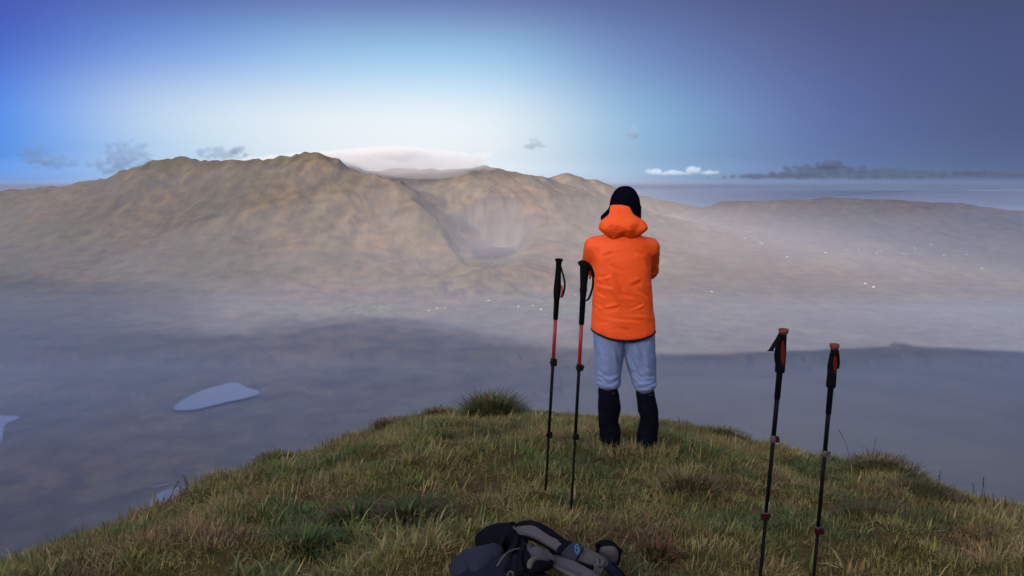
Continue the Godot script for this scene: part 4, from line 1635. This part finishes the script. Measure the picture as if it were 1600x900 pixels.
		obj("boot", loft(boot), mat(Color(0.018, 0.017, 0.018), 0.7, 0.3), o)

	# ---- beanie and the dark scarf below it
	var cap := []
	for j in 15:
		var e := j / 14.0
		var a := e * PI * 0.5
		var y := lerpf(331.0, 290.5, sin(a))
		var mid := own(978.3 - 0.8 * (1.0 - e), y)
		var hw := 0.1035 * pow(cos(a * 0.985), 0.86) * (1.0 - 0.05 * smoothstep(0.35, 0.0, e))
		var ring := []
		for i in 40:
			var b := TAU * i / 40.0
			var rib := 1.0 + 0.008 * sin(b * 60.0) * smoothstep(0.5, 0.1, e)
			ring.append(Vector3(mid.x + cos(b) * hw * rib, mid.y + 0.012 * sin(b) * (1.0 - e) * -1.0, -0.03 + sin(b) * hw * 1.14 * rib))
		cap.append(ring)
	var wool := mat(Color(0.0028, 0.003, 0.009), 1.0, 0.05)
	obj("beanie", loft(cap), wool, o)
	var scarf := []
	for e in [[321, 978, 24.5, 0.105], [327, 976.5, 26.0, 0.10], [333, 973.5, 29.0, 0.095], [338, 971.5, 31.5, 0.09], [343, 971.5, 31.5, 0.09], [350, 972, 28, 0.09]]:
		var mid := own(e[1], e[0])
		var hw: float = own(e[1] + e[2], e[0]).x - mid.x
		var ring := []
		for i in 32:
			var a := TAU * i / 32.0
			var wv := 1.0 + 0.02 * sin(a * 7.0 + e[0])
			ring.append(Vector3(mid.x + cos(a) * hw * wv, mid.y, -0.03 + sin(a) * e[3] * wv))
		scarf.append(ring)
	obj("neck_scarf", loft(scarf), wool, o)


func cloth_relief(m: StandardMaterial3D, seed_: int, scale_: float, depth: float) -> void:
	var t := NoiseTexture2D.new()
	t.width = 256
	t.height = 256
	t.seamless = true
	t.noise = fnl(seed_, 0.02, 4)
	m.heightmap_enabled = true
	m.heightmap_texture = t
	m.heightmap_scale = depth
	m.uv1_triplanar = true
	m.uv1_scale = Vector3(scale_, scale_, scale_)


# ---------------------------------------------------------------- trekking poles
func rod(parent: Node, called: String, m: Material, a: Vector3, b: Vector3, spans: Array, sides := 14) -> MeshInstance3D:   # spans: [share of the way from a to b, radius]
	var path := []
	var radii := []
	for s in spans:
		path.append(a.lerp(b, s[0]))
		radii.append(s[1])
	var rings := []
	var t := (b - a).normalized()
	var u := t.cross(Vector3.FORWARD).normalized()
	var w := t.cross(u)
	for i in path.size():
		var ring := []
		for k in sides:
			var c := -TAU * k / sides
			ring.append(path[i] + (u * cos(c) + w * sin(c)) * radii[i])
		rings.append(ring)
	return obj(called, loft(rings), m, parent)


func pole_frame(top: Vector2, low: Vector2, depth: float, label: String) -> Array:
	# foot of the pole in the turf on the line from top to low
	var a := at(top.x, top.y, depth)
	var q := at(low.x, low.y, depth)
	var dir := (q - a).normalized()
	var s := 0.6
	while s < 1.7 and (a + dir * s).y > hill_height((a + dir * s).x, (a + dir * s).z):
		s += 0.005
	var b := a + dir * (s + 0.02)
	var o := thing("trekking_pole", label, "trekking pole", b, "trekking poles planted in the turf")
	return [o, a - b, Vector3.ZERO, (q - a).length() / (b - a).length(), top, low]


func share(f: Array, y: float) -> float:       # frame height -> share of the way down the pole
	return f[3] * (y - f[4].y) / (f[5].y - f[4].y)


func clamp_lever(f: Array, y: float, r: float, body: Material, lever: Material, side: float, tall := 0.04) -> void:
	var s := share(f, y)
	var len_: float = f[1].length()
	var h := tall / len_ * 0.5
	var c := rod(f[0], "clamp", body, f[1], f[2], [[s - h, r * 0.8], [s - h, r], [s - h * 0.8, r * 1.1], [s + h * 0.7, r * 1.1], [s + h, r * 0.95], [s + h, r * 0.6]])
	var bx := BoxMesh.new()
	bx.size = Vector3(0.010, tall * 0.8, 0.016)
	var l := obj("lever", bx, lever, c)
	l.position = f[1].lerp(f[2], s) + Vector3(side * r * 1.25, 0, 0.006)
	var kb := obj("screw", ball(Vector3(0.005, 0.006, 0.006), 8, 6), body, c)
	kb.position = f[1].lerp(f[2], s) + Vector3(-side * r * 1.1, 0, 0.004)


func strap_loop(f: Array, pts: Array, depth: float, width: float, m: Material, called := "wrist_strap") -> void:
	var path := []
	for q in pts:
		path.append(at(q[0], q[1], depth - q[2]) - f[0].position)
	path = spline_path(path, 6)
	var hw := []
	var ht := []
	var up := []
	for i in path.size():
		hw.append(width * 0.5)
		ht.append(0.0022)
		var t: Vector3 = (path[mini(i + 1, path.size() - 1)] - path[maxi(i - 1, 0)]).normalized()
		up.append(t.cross(Vector3(0.25, 0, 1)).normalized())
	obj(called, pad(path, hw, ht, up, 12), m, f[0])


func build_poles() -> void:
	var rubber := mat(Color(0.0045, 0.0045, 0.006), 0.9, 0.15)
	var foam := mat(Color(0.0035, 0.0035, 0.004), 0.95, 0.1)
	cloth_relief(foam, 70, 30.0, 0.06)
	var carbon := mat(Color(0.004, 0.004, 0.005), 0.65, 0.2)
	var red := mat(Color(0.27, 0.014, 0.014), 0.45, 0.4)
	var plastic := mat(Color(0.006, 0.006, 0.007), 0.7, 0.2)
	var steel := mat(Color(0.35, 0.35, 0.36), 0.35)
	steel.metallic = 0.8
	var red_web := mat(Color(0.22, 0.012, 0.012), 0.85, 0.2)
	var orange := mat(Color(0.13, 0.035, 0.026), 0.75, 0.3)
	var silver := mat(Color(0.07, 0.068, 0.07), 0.6, 0.3)
	var crimson := mat(Color(0.04, 0.004, 0.008), 0.65, 0.2)
	var white := mat(Color(0.3, 0.3, 0.3), 0.6, 0.3)

	# ---- the two near the hiker
	var d1 := 3.63
	var f := pole_frame(Vector2(873.5, 404), Vector2(852.5, 766), d1, "trekking pole with a straight black grip, leftmost of the four, red upper shaft")
	var len_: float = f[1].length()
	var s := func(y: float) -> float: return share(f, y)
	var grip := rod(f[0], "grip", rubber, f[1], f[2], [[0.0, 0.008], [0.0, 0.0175], [0.004, 0.0195], [0.010, 0.0190], [s.call(409), 0.0145], [s.call(418), 0.0140], [s.call(432), 0.0150], [s.call(442), 0.0175], [s.call(452), 0.0190], [s.call(460), 0.0170], [s.call(466), 0.0140]])
	rod(grip, "foam_sleeve", foam, f[1], f[2], [[s.call(466), 0.0135], [s.call(467), 0.0138], [s.call(494), 0.0125], [s.call(496), 0.0115], [s.call(496), 0.009]])
	rod(f[0], "upper_shaft", red, f[1], f[2], [[s.call(490), 0.0088], [s.call(562), 0.0088]])
	clamp_lever(f, 562, 0.0120, plastic, plastic, 1.0, 0.040)
	rod(f[0], "middle_shaft", carbon, f[1], f[2], [[s.call(560), 0.0080], [s.call(678), 0.0076]])
	clamp_lever(f, 676, 0.0100, plastic, plastic, 1.0, 0.034)
	rod(f[0], "lower_shaft", carbon, f[1], f[2], [[s.call(674), 0.0066], [0.965, 0.0060], [0.97, 0.0045]])
	rod(f[0], "tip", steel, f[1], f[2], [[0.965, 0.0045], [1.0, 0.0025]])
	strap_loop(f, [[876, 416, 0.0], [880, 430, 0.0], [882.5, 444, 0.0], [881, 456, 0.0], [877.5, 464, 0.0], [873, 463, 0.0]], d1 - 0.005, 0.026, rubber)
	strap_loop(f, [[877.5, 446, 0.0], [878.5, 455, 0.0], [877, 463, 0.0]], d1 - 0.010, 0.020, red_web, "strap_lining")

	var d2 := 3.46
	f = pole_frame(Vector2(914, 408), Vector2(893.5, 778), d2, "trekking pole with a beaked black grip and red upper shaft, beside the hiker's elbow")
	s = func(y: float) -> float: return share(f, y)
	grip = rod(f[0], "grip", rubber, f[1], f[2], [[s.call(410), 0.010], [s.call(410), 0.0185], [s.call(416), 0.0225], [s.call(424), 0.0215], [s.call(432), 0.0195], [s.call(442), 0.0170], [s.call(448), 0.0165], [s.call(450.5), 0.0190], [s.call(453), 0.0170], [s.call(462), 0.0145], [s.call(468), 0.0135]])
	var hook := spline_path([at(903, 409.5, d2) - f[0].position, at(907, 411, d2) - f[0].position, at(913, 412.5, d2) - f[0].position, at(920, 417, d2) - f[0].position, at(926, 426, d2) - f[0].position, at(928.5, 433, d2) - f[0].position], 5)
	var hr := []
	for i in hook.size():
		var t := float(i) / (hook.size() - 1)
		hr.append(lerpf(0.004, 0.016, smoothstep(0.0, 0.25, t)) * (1.0 - 0.72 * smoothstep(0.45, 1.0, t)))
	obj("grip_head", tube(hook, hr, 12), rubber, grip)
	rod(grip, "foam_sleeve", foam, f[1], f[2], [[s.call(468), 0.0130], [s.call(469), 0.0140], [s.call(502), 0.0128], [s.call(504), 0.0115], [s.call(504), 0.009]])
	rod(f[0], "upper_shaft", red, f[1], f[2], [[s.call(498), 0.0088], [s.call(572), 0.0088]])
	clamp_lever(f, 570, 0.0115, plastic, plastic, 1.0, 0.034)
	var knob := obj("clamp_knob", ball(Vector3(0.011, 0.011, 0.011), 10, 8), plastic, f[0])
	knob.position = f[1].lerp(f[2], s.call(569)) + Vector3(0.014, 0, 0.006)
	rod(f[0], "middle_shaft", carbon, f[1], f[2], [[s.call(568), 0.0080], [s.call(682), 0.0076]])
	clamp_lever(f, 679, 0.0100, plastic, plastic, 1.0, 0.030)
	rod(f[0], "lower_shaft", carbon, f[1], f[2], [[s.call(678), 0.0066], [0.965, 0.0060], [0.97, 0.0045]])
	rod(f[0], "tip", steel, f[1], f[2], [[0.965, 0.0045], [1.0, 0.0025]])
	strap_loop(f, [[922, 422, 0.0], [926, 432, 0.0], [926.5, 444, 0.0], [924, 456, 0.0], [919.5, 467, 0.0], [914, 469.5, 0.0], [911, 464, 0.0]], d2 - 0.004, 0.024, rubber)
	strap_loop(f, [[921.5, 424, 0.0], [922.5, 431, 0.0], [921, 436, 0.0]], d2 - 0.012, 0.020, red_web, "strap_lining")

	# ---- the two nearer the lens
	for i in 2:
		var top := Vector2(1224.5, 515) if i == 0 else Vector2(1304, 538.5)
		var low := Vector2(1188, 899) if i == 0 else Vector2(1271.5, 899)
		var d := 2.6 if i == 0 else 2.74
		var says := "trekking pole with an orange-capped grip and its black strap sticking out to the left" if i == 0 else "trekking pole furthest right, orange-capped grip with the strap tight against it"
		f = pole_frame(top, low, d, says)
		var y0 := top.y
		s = func(y: float) -> float: return share(f, y)
		var cap := rod(f[0], "grip_cap", orange, f[1], f[2], [[-0.004, 0.008], [-0.003, 0.0165], [0.003, 0.0178], [0.008, 0.0165], [s.call(y0 + 7.0), 0.0125]])
		cap.set_meta("label", "dusty orange cap on the grip")
		grip = rod(f[0], "grip", rubber, f[1], f[2], [[s.call(y0 + 4.0), 0.012], [s.call(y0 + 10.0), 0.0125], [s.call(y0 + 22.0), 0.0140], [s.call(y0 + 36.0), 0.0165], [s.call(y0 + 50.0), 0.0172], [s.call(y0 + 62.0), 0.0175], [s.call(y0 + 64.0), 0.0165], [s.call(y0 + 65.0), 0.011]])
		var side := 1.0 if i == 0 else -0.2
		# red panel down the side of the grip, and the strap
		var panel := []
		var pr := []
		var pu := []
		var pt := []
		for k in 9:
			var t := k / 8.0
			var c: Vector3 = f[1].lerp(f[2], s.call(y0 + lerpf(16.0, 58.0 if i == 0 else 44.0, t)))
			panel.append(c + Vector3(lerpf(-0.004, 0.007, t) if i == 0 else lerpf(0.001, 0.006, t), 0, 0.0085 + 0.004 * sin(t * PI) + 0.002))
			pr.append(0.0085 * sin(PI * (0.12 + 0.8 * t)))
			pt.append(0.0040)
			pu.append(Vector3(0.2, 0.1, 1.0))
		obj("grip_panel", pad(panel, pr, pt, pu, 12), mat(Color(0.09, 0.009, 0.008), 0.8, 0.2), grip)
		if i == 0:
			strap_loop(f, [[1220, 521, 0.0], [1215, 530, 0.0], [1210, 538, 0.0], [1205, 546, 0.0], [1204, 548, 0.01]], d, 0.022, rubber)
			strap_loop(f, [[1221, 524, 0.0], [1216, 536, 0.0], [1213, 546, 0.0], [1212, 560, 0.0], [1215, 576, 0.0]], d - 0.008, 0.016, rubber, "strap_tail")
		else:
			strap_loop(f, [[1307, 545, 0.0], [1309, 556, 0.0], [1309.5, 566, 0.0], [1308, 575, 0.0], [1305, 572, 0.0]], d - 0.004, 0.020, rubber)
			strap_loop(f, [[1299, 552, 0.0], [1297, 562, 0.0], [1295, 575, 0.0], [1295, 590, 0.0]], d - 0.006, 0.016, rubber, "strap_tail")
		rod(f[0], "foam_sleeve", foam, f[1], f[2], [[s.call(y0 + 63.0), 0.0095], [s.call(y0 + 64.0), 0.0108], [s.call(y0 + 103.0), 0.0104], [s.call(y0 + 105.0), 0.0096], [s.call(y0 + 105.0), 0.007]])
		rod(f[0], "upper_shaft", carbon, f[1], f[2], [[s.call(y0 + 100.0), 0.0082], [s.call(y0 + 168.0), 0.0082]])
		clamp_lever(f, y0 + 166.0, 0.0098, silver, crimson if i == 0 else silver, 1.0, 0.026)
		rod(f[0], "middle_shaft", carbon, f[1], f[2], [[s.call(y0 + 160.0), 0.0074], [s.call(y0 + 290.0), 0.0072]])
		if i == 0:
			rod(f[0], "length_scale", white, f[1] + Vector3(0.0045, 0, 0.0045), f[2] + Vector3(0.0045, 0, 0.0045), [[s.call(y0 + 264.0), 0.0022], [s.call(y0 + 283.0), 0.0022]], 8)
		clamp_lever(f, y0 + 288.0, 0.0112, crimson, crimson, -1.0 if i == 0 else 1.0, 0.026)
		rod(f[0], "clamp_rim", silver, f[1], f[2], [[s.call(y0 + 282.0), 0.0075], [s.call(y0 + 282.0), 0.0112], [s.call(y0 + 283.5), 0.0112], [s.call(y0 + 283.5), 0.0075]])
		rod(f[0], "lower_shaft", carbon, f[1], f[2], [[s.call(y0 + 286.0), 0.0064], [0.965, 0.0060], [0.97, 0.0045]])
		rod(f[0], "tip", steel, f[1], f[2], [[0.965, 0.0045], [1.0, 0.0025]])


# ---------------------------------------------------------------- the backpack lying on the grass
var pack_at := Vector3.ZERO


func lie(px: float, py: float, lift: float) -> Vector3:      # the point that much above the turf on that sight line, in the pack's own axes
	var v := (at(px, py, 1.0) - EYE).normalized()
	var s := 1.2
	while s < 6.0:
		var p := EYE + v * s
		if p.y - lift <= hill_height(p.x, p.z):
			return p - pack_at
		s += 0.004
	return EYE + v * s - pack_at


func blob(pts: Array, squash: float, called: String, m: Material, parent: Node, lumps := 0.006, sides := 28) -> MeshInstance3D:
	# a stuffed bag: sections [centre, half width, half height] along its length
	var rings := []
	for i in pts.size():
		var c: Vector3 = pts[i][0]
		var t: Vector3 = (pts[mini(i + 1, pts.size() - 1)][0] - pts[maxi(i - 1, 0)][0]).normalized()
		var w := t.cross(Vector3.UP).normalized()
		var u := w.cross(t).normalized()
		var ring := []
		for k in sides:
			var a := -TAU * k / sides
			var x := cos(a)
			var y := sin(a)
			var q := pow(pow(absf(x), squash) + pow(absf(y), squash), -1.0 / squash)
			var p: Vector3 = c + w * x * q * pts[i][1] + u * y * q * pts[i][2]
			var n := wrinkle.get_noise_3d(p.x * 1.2, p.y * 1.2, p.z * 1.2 + 7.0) * lumps + wrinkle_b.get_noise_3d(p.x, p.y, p.z) * lumps * 0.4
			ring.append(p + (w * x + u * y) * n)
		rings.append(ring)
	return obj(called, loft(rings), m, parent)


func dense(keys: Array, per := 5) -> Array:
	var out := []
	for i in keys.size() - 1:
		for k in per:
			var t := float(k) / per
			var c: Vector3 = keys[i][0].cubic_interpolate(keys[i + 1][0], keys[maxi(i - 1, 0)][0], keys[mini(i + 2, keys.size() - 1)][0], t)
			var e := smoothstep(0.0, 1.0, t) * 0.5 + t * 0.5
			out.append([c, lerpf(keys[i][1], keys[i + 1][1], e), lerpf(keys[i][2], keys[i + 1][2], e)])
	out.append(keys[-1])
	return out


func strap_pad(keys: Array, parent: Node, called: String, m: Material, tilt := Vector3(0, 1, 0.35), power := 3.0) -> MeshInstance3D:     # keys: [point, half width, half thickness]
	var d := dense(keys, 6)
	var p := []
	var hw := []
	var ht := []
	var up := []
	for e in d:
		p.append(e[0])
		hw.append(e[1])
		ht.append(e[2])
		up.append(tilt)
	return obj(called, pad(p, hw, ht, up, 20, power), m, parent)


func build_backpack() -> void:
	pack_at = on_hill(850, 890)
	var o := thing("backpack", "navy and grey hiking backpack lying on the grass at the bottom of the picture", "backpack", pack_at)
	var navy := mat(Color(0.008, 0.010, 0.022), 0.8, 0.2)
	cloth_relief(navy, 80, 8.0, 0.25)
	var slate := mat(Color(0.018, 0.021, 0.038), 0.75, 0.25)
	cloth_relief(slate, 81, 8.0, 0.15)
	var black := mat(Color(0.004, 0.0045, 0.008), 0.85, 0.15)
	cloth_relief(black, 82, 10.0, 0.2)
	var grey := mat(Color(0.070, 0.065, 0.080), 0.9, 0.2)
	cloth_relief(grey, 83, 40.0, 0.06)
	var pale := mat(Color(0.085, 0.082, 0.080), 0.85, 0.2)
	var web := mat(Color(0.085, 0.082, 0.08), 0.9, 0.2)
	var logo := mat(Color(0.07, 0.22, 0.5), 0.6, 0.3)
	var buckle_m := mat(Color(0.055, 0.055, 0.06), 0.4, 0.5)

	# main sack: lies with its back panel up, the lid to the left
	blob(dense([[lie(742, 915, 0.05), 0.05, 0.05], [lie(752, 915, 0.07), 0.12, 0.07], [lie(790, 915, 0.085), 0.14, 0.085], [lie(830, 930, 0.07), 0.12, 0.07], [lie(900, 945, 0.05), 0.12, 0.055], [lie(960, 945, 0.04), 0.10, 0.045], [lie(975, 945, 0.04), 0.05, 0.03]]), 2.6, "main_sack", navy, o, 0.016)
	# the lid, folded over at the left
	var lid := blob(dense([[lie(757, 868, 0.05), 0.02, 0.02], [lie(762, 858, 0.075), 0.06, 0.05], [lie(778, 846, 0.09), 0.085, 0.06], [lie(800, 846, 0.09), 0.08, 0.055], [lie(809, 850, 0.07), 0.035, 0.03]]), 2.5, "lid", black, o, 0.012)
	blob(dense([[lie(716, 912, 0.05), 0.03, 0.05], [lie(726, 903, 0.07), 0.065, 0.065], [lie(744, 890, 0.10), 0.085, 0.065], [lie(762, 884, 0.12), 0.095, 0.055], [lie(772, 888, 0.115), 0.075, 0.03]]), 3.4, "lid_pocket", slate, o, 0.008)
	# loose folds and cords between lid and straps
	for e in [[[788, 836, 0.12], [778, 852, 0.13], [772, 870, 0.13], [778, 892, 0.13]], [[803, 838, 0.12], [800, 856, 0.14], [790, 874, 0.145], [786, 900, 0.14]], [[812, 846, 0.12], [811, 862, 0.145], [804, 882, 0.15], [808, 904, 0.145]]]:
		var k := []
		for q in e:
			k.append([lie(q[0], q[1], q[2]), 0.036, 0.010])
		k[0][1] = 0.022
		strap_pad(k, o, "cloth_fold", black, Vector3(-0.75, 0.7, 0.5), 2.2)
	var cord := spline_path([lie(812, 857, 0.185), lie(800, 860, 0.20), lie(788, 868, 0.20), lie(777, 884, 0.19)], 6)
	var cr := []
	for i in cord.size():
		cr.append(0.0035)
	obj("cord", tube(cord, cr, 7), web, o)
	var tag_ := spline_path([lie(793, 900, 0.17), lie(796, 893, 0.185), lie(801, 895, 0.185), lie(803, 902, 0.17)], 5)
	cr = []
	for i in tag_.size():
		cr.append(0.003)
	obj("cord_lock", tube(tag_, cr, 6), buckle_m, o)
	# knotted loop at the top of the lid
	var loop := spline_path([lie(786, 828, 0.11), lie(793, 822, 0.125), lie(801, 818, 0.13), lie(804, 822, 0.125), lie(801, 829, 0.12), lie(797, 838, 0.13)], 5)
	cr = []
	for i in loop.size():
		cr.append(0.008)
	obj("haul_loop", tube(loop, cr, 8), black, o)

	# upper shoulder strap: an arch of grey foam with a dark binding
	var arch := [[lie(806, 846, 0.09), 0.020, 0.012], [lie(808, 832, 0.135), 0.026, 0.013], [lie(820, 826, 0.16), 0.028, 0.013], [lie(842, 832, 0.175), 0.029, 0.013], [lie(866, 846, 0.175), 0.029, 0.013], [lie(890, 861, 0.165), 0.031, 0.013], [lie(912, 868, 0.15), 0.030, 0.013], [lie(934, 876, 0.13), 0.024, 0.012], [lie(948, 881, 0.115), 0.014, 0.010]]
	var sp := strap_pad(arch, o, "shoulder_strap", grey, Vector3(0, 0.8, 0.75), 3.2)
	var bind := []
	for q in [[806, 823.5, 0.155], [822, 818, 0.178], [838, 820, 0.19], [856, 829, 0.195], [872, 841, 0.19], [888, 852, 0.185]]:
		bind.append([lie(q[0], q[1], q[2]), 0.0125, 0.008])
	strap_pad(bind, sp, "binding", black, Vector3(0, 0.8, 0.75), 2.4)
	var under := []
	for q in [[807, 848, 0.105], [815, 838, 0.135], [838, 844, 0.15], [862, 858, 0.15], [884, 871, 0.145], [905, 882, 0.135], [925, 888, 0.12], [940, 889, 0.11]]:
		under.append([lie(q[0], q[1], q[2]), 0.008, 0.012])
	strap_pad(under, sp, "edge", black, Vector3(0, 0.8, 0.75), 2.4)
	# dark sleeve round the strap with the blue emblem
	strap_pad([[lie(884, 857, 0.176), 0.033, 0.015], [lie(894, 862, 0.174), 0.034, 0.0155], [lie(905, 868, 0.166), 0.033, 0.015]], sp, "sleeve", slate, Vector3(0, 0.8, 0.75), 3.2)
	strap_pad([[lie(881, 855, 0.180), 0.031, 0.016], [lie(886, 858, 0.180), 0.032, 0.0165]], sp, "webbing_slot", black, Vector3(0, 0.8, 0.75), 3.2)
	var c0 := lie(902, 858.5, 0.196)
	var ax: Vector3 = (lie(903.5, 866, 0.190) - lie(900.5, 851, 0.201)) * 0.5
	var bx: Vector3 = (lie(905, 857.5, 0.194) - lie(898.5, 859.5, 0.198)) * 0.5
	var oval := []
	cr = []
	for k in 29:
		var a := TAU * k / 28.0
		oval.append(c0 + ax * cos(a) + bx * sin(a))
		cr.append(0.0013)
	obj("emblem", tube(oval, cr, 6), logo, sp)
	var squig := [c0 - ax * 0.55 - bx * 0.45, c0 - ax * 0.1 + bx * 0.55, c0 + ax * 0.08 + bx * 0.1, c0 + ax * 0.3 + bx * 0.5, c0 + ax * 0.6 - bx * 0.4]
	cr = []
	for i in squig.size():
		cr.append(0.0016)
	obj("emblem_mark", tube(squig, cr, 6), logo, sp)

	# back padding: the thick grey pad and the second strap that runs on from it
	var back := strap_pad([[lie(819, 856, 0.14), 0.022, 0.016], [lie(826, 868, 0.16), 0.038, 0.019], [lie(840, 872, 0.165), 0.040, 0.020], [lie(853, 877, 0.16), 0.036, 0.020], [lie(861, 883, 0.15), 0.024, 0.016]], o, "back_pad", grey, Vector3(0, 0.85, 0.6), 3.0)
	strap_pad([[lie(827, 889, 0.16), 0.008, 0.008], [lie(829, 879, 0.178), 0.011, 0.009], [lie(838, 873, 0.188), 0.011, 0.009], [lie(850, 874, 0.186), 0.010, 0.008], [lie(858, 878, 0.17), 0.006, 0.006]], back, "pale_piping", pale, Vector3(0, 0.8, 0.75), 2.0)
	strap_pad([[lie(829, 893, 0.15), 0.016, 0.012], [lie(838, 885, 0.168), 0.024, 0.014], [lie(852, 883, 0.168), 0.022, 0.014], [lie(860, 878, 0.16), 0.012, 0.01]], back, "mesh_pocket", black, Vector3(0, 0.85, 0.7), 2.4)
	strap_pad([[lie(817, 848, 0.15), 0.010, 0.012], [lie(820, 862, 0.16), 0.016, 0.014], [lie(824, 880, 0.165), 0.018, 0.014], [lie(830, 898, 0.15), 0.014, 0.012]], back, "side_binding", black, Vector3(0, 0.85, 0.6), 2.4)
	var lower := strap_pad([[lie(862, 874, 0.13), 0.022, 0.013], [lie(876, 880, 0.145), 0.034, 0.014], [lie(895, 892, 0.145), 0.036, 0.014], [lie(915, 903, 0.14), 0.034, 0.014], [lie(935, 914, 0.12), 0.03, 0.012]], o, "shoulder_strap", grey, Vector3(0, 0.85, 0.6), 3.2)
	strap_pad([[lie(860, 866, 0.13), 0.010, 0.012], [lie(868, 861, 0.15), 0.016, 0.013], [lie(882, 868, 0.155), 0.016, 0.013], [lie(898, 880, 0.15), 0.012, 0.012], [lie(912, 889, 0.14), 0.010, 0.01], [lie(925, 898, 0.13), 0.008, 0.01]], lower, "binding", black, Vector3(0, 0.85, 0.6), 2.4)
	strap_pad([[lie(859, 883, 0.155), 0.006, 0.007], [lie(876, 891, 0.16), 0.007, 0.008], [lie(895, 900, 0.158), 0.007, 0.008], [lie(915, 910, 0.15), 0.007, 0.008]], lower, "pale_piping", pale, Vector3(0, 0.8, 0.75), 2.0)
	# hip fin, rounded, standing up behind the straps
	var fin := blob(dense([[lie(938, 870, 0.06), 0.012, 0.02], [lie(942, 864, 0.085), 0.014, 0.045], [lie(950, 864, 0.09), 0.015, 0.055], [lie(958, 871, 0.08), 0.014, 0.045], [lie(963, 880, 0.055), 0.011, 0.02]]), 2.2, "hip_fin", black, o, 0.003)
	blob(dense([[lie(942.5, 872, 0.075), 0.012, 0.012], [lie(946, 867, 0.092), 0.019, 0.032], [lie(952, 868, 0.094), 0.019, 0.04], [lie(957, 873, 0.084), 0.018, 0.03], [lie(960, 878, 0.068), 0.012, 0.012]]), 2.2, "fin_pad", grey, fin, 0.002)
	# buckle and grey webbing
	var bk := []
	for q in [[932, 873, 0.155], [934, 882, 0.15], [939, 884, 0.145], [942, 876, 0.15]]:
		bk.append(lie(q[0], q[1], q[2]))
	bk = spline_path(bk, 5)
	cr = []
	for i in bk.size():
		cr.append(0.006)
	obj("buckle", tube(bk, cr, 8), buckle_m, o)
	strap_pad([[lie(937, 880, 0.14), 0.016, 0.003], [lie(934, 890, 0.125), 0.017, 0.003], [lie(929, 902, 0.10), 0.017, 0.003]], o, "webbing", web, Vector3(0, 0.8, 0.75), 3.0)
	strap_pad([[lie(945, 878, 0.12), 0.012, 0.006], [lie(951, 886, 0.11), 0.016, 0.008], [lie(958, 893, 0.10), 0.018, 0.01], [lie(968, 903, 0.08), 0.016, 0.01]], o, "belt_strap", navy, Vector3(0, 0.8, 0.75), 2.4)
	strap_pad([[lie(956, 880, 0.08), 0.008, 0.006], [lie(962, 888, 0.075), 0.010, 0.006], [lie(970, 897, 0.06), 0.010, 0.006], [lie(980, 906, 0.05), 0.010, 0.006]], o, "belt_strap", black, Vector3(0, 0.8, 0.75), 2.4)
	strap_pad([[lie(902, 879, 0.10), 0.012, 0.004], [lie(910, 881, 0.105), 0.018, 0.005], [lie(918, 883, 0.10), 0.014, 0.004]], o, "hose_clip", mat(Color(0.05, 0.11, 0.32), 0.6, 0.3), Vector3(0, 0.8, 0.75), 2.6)
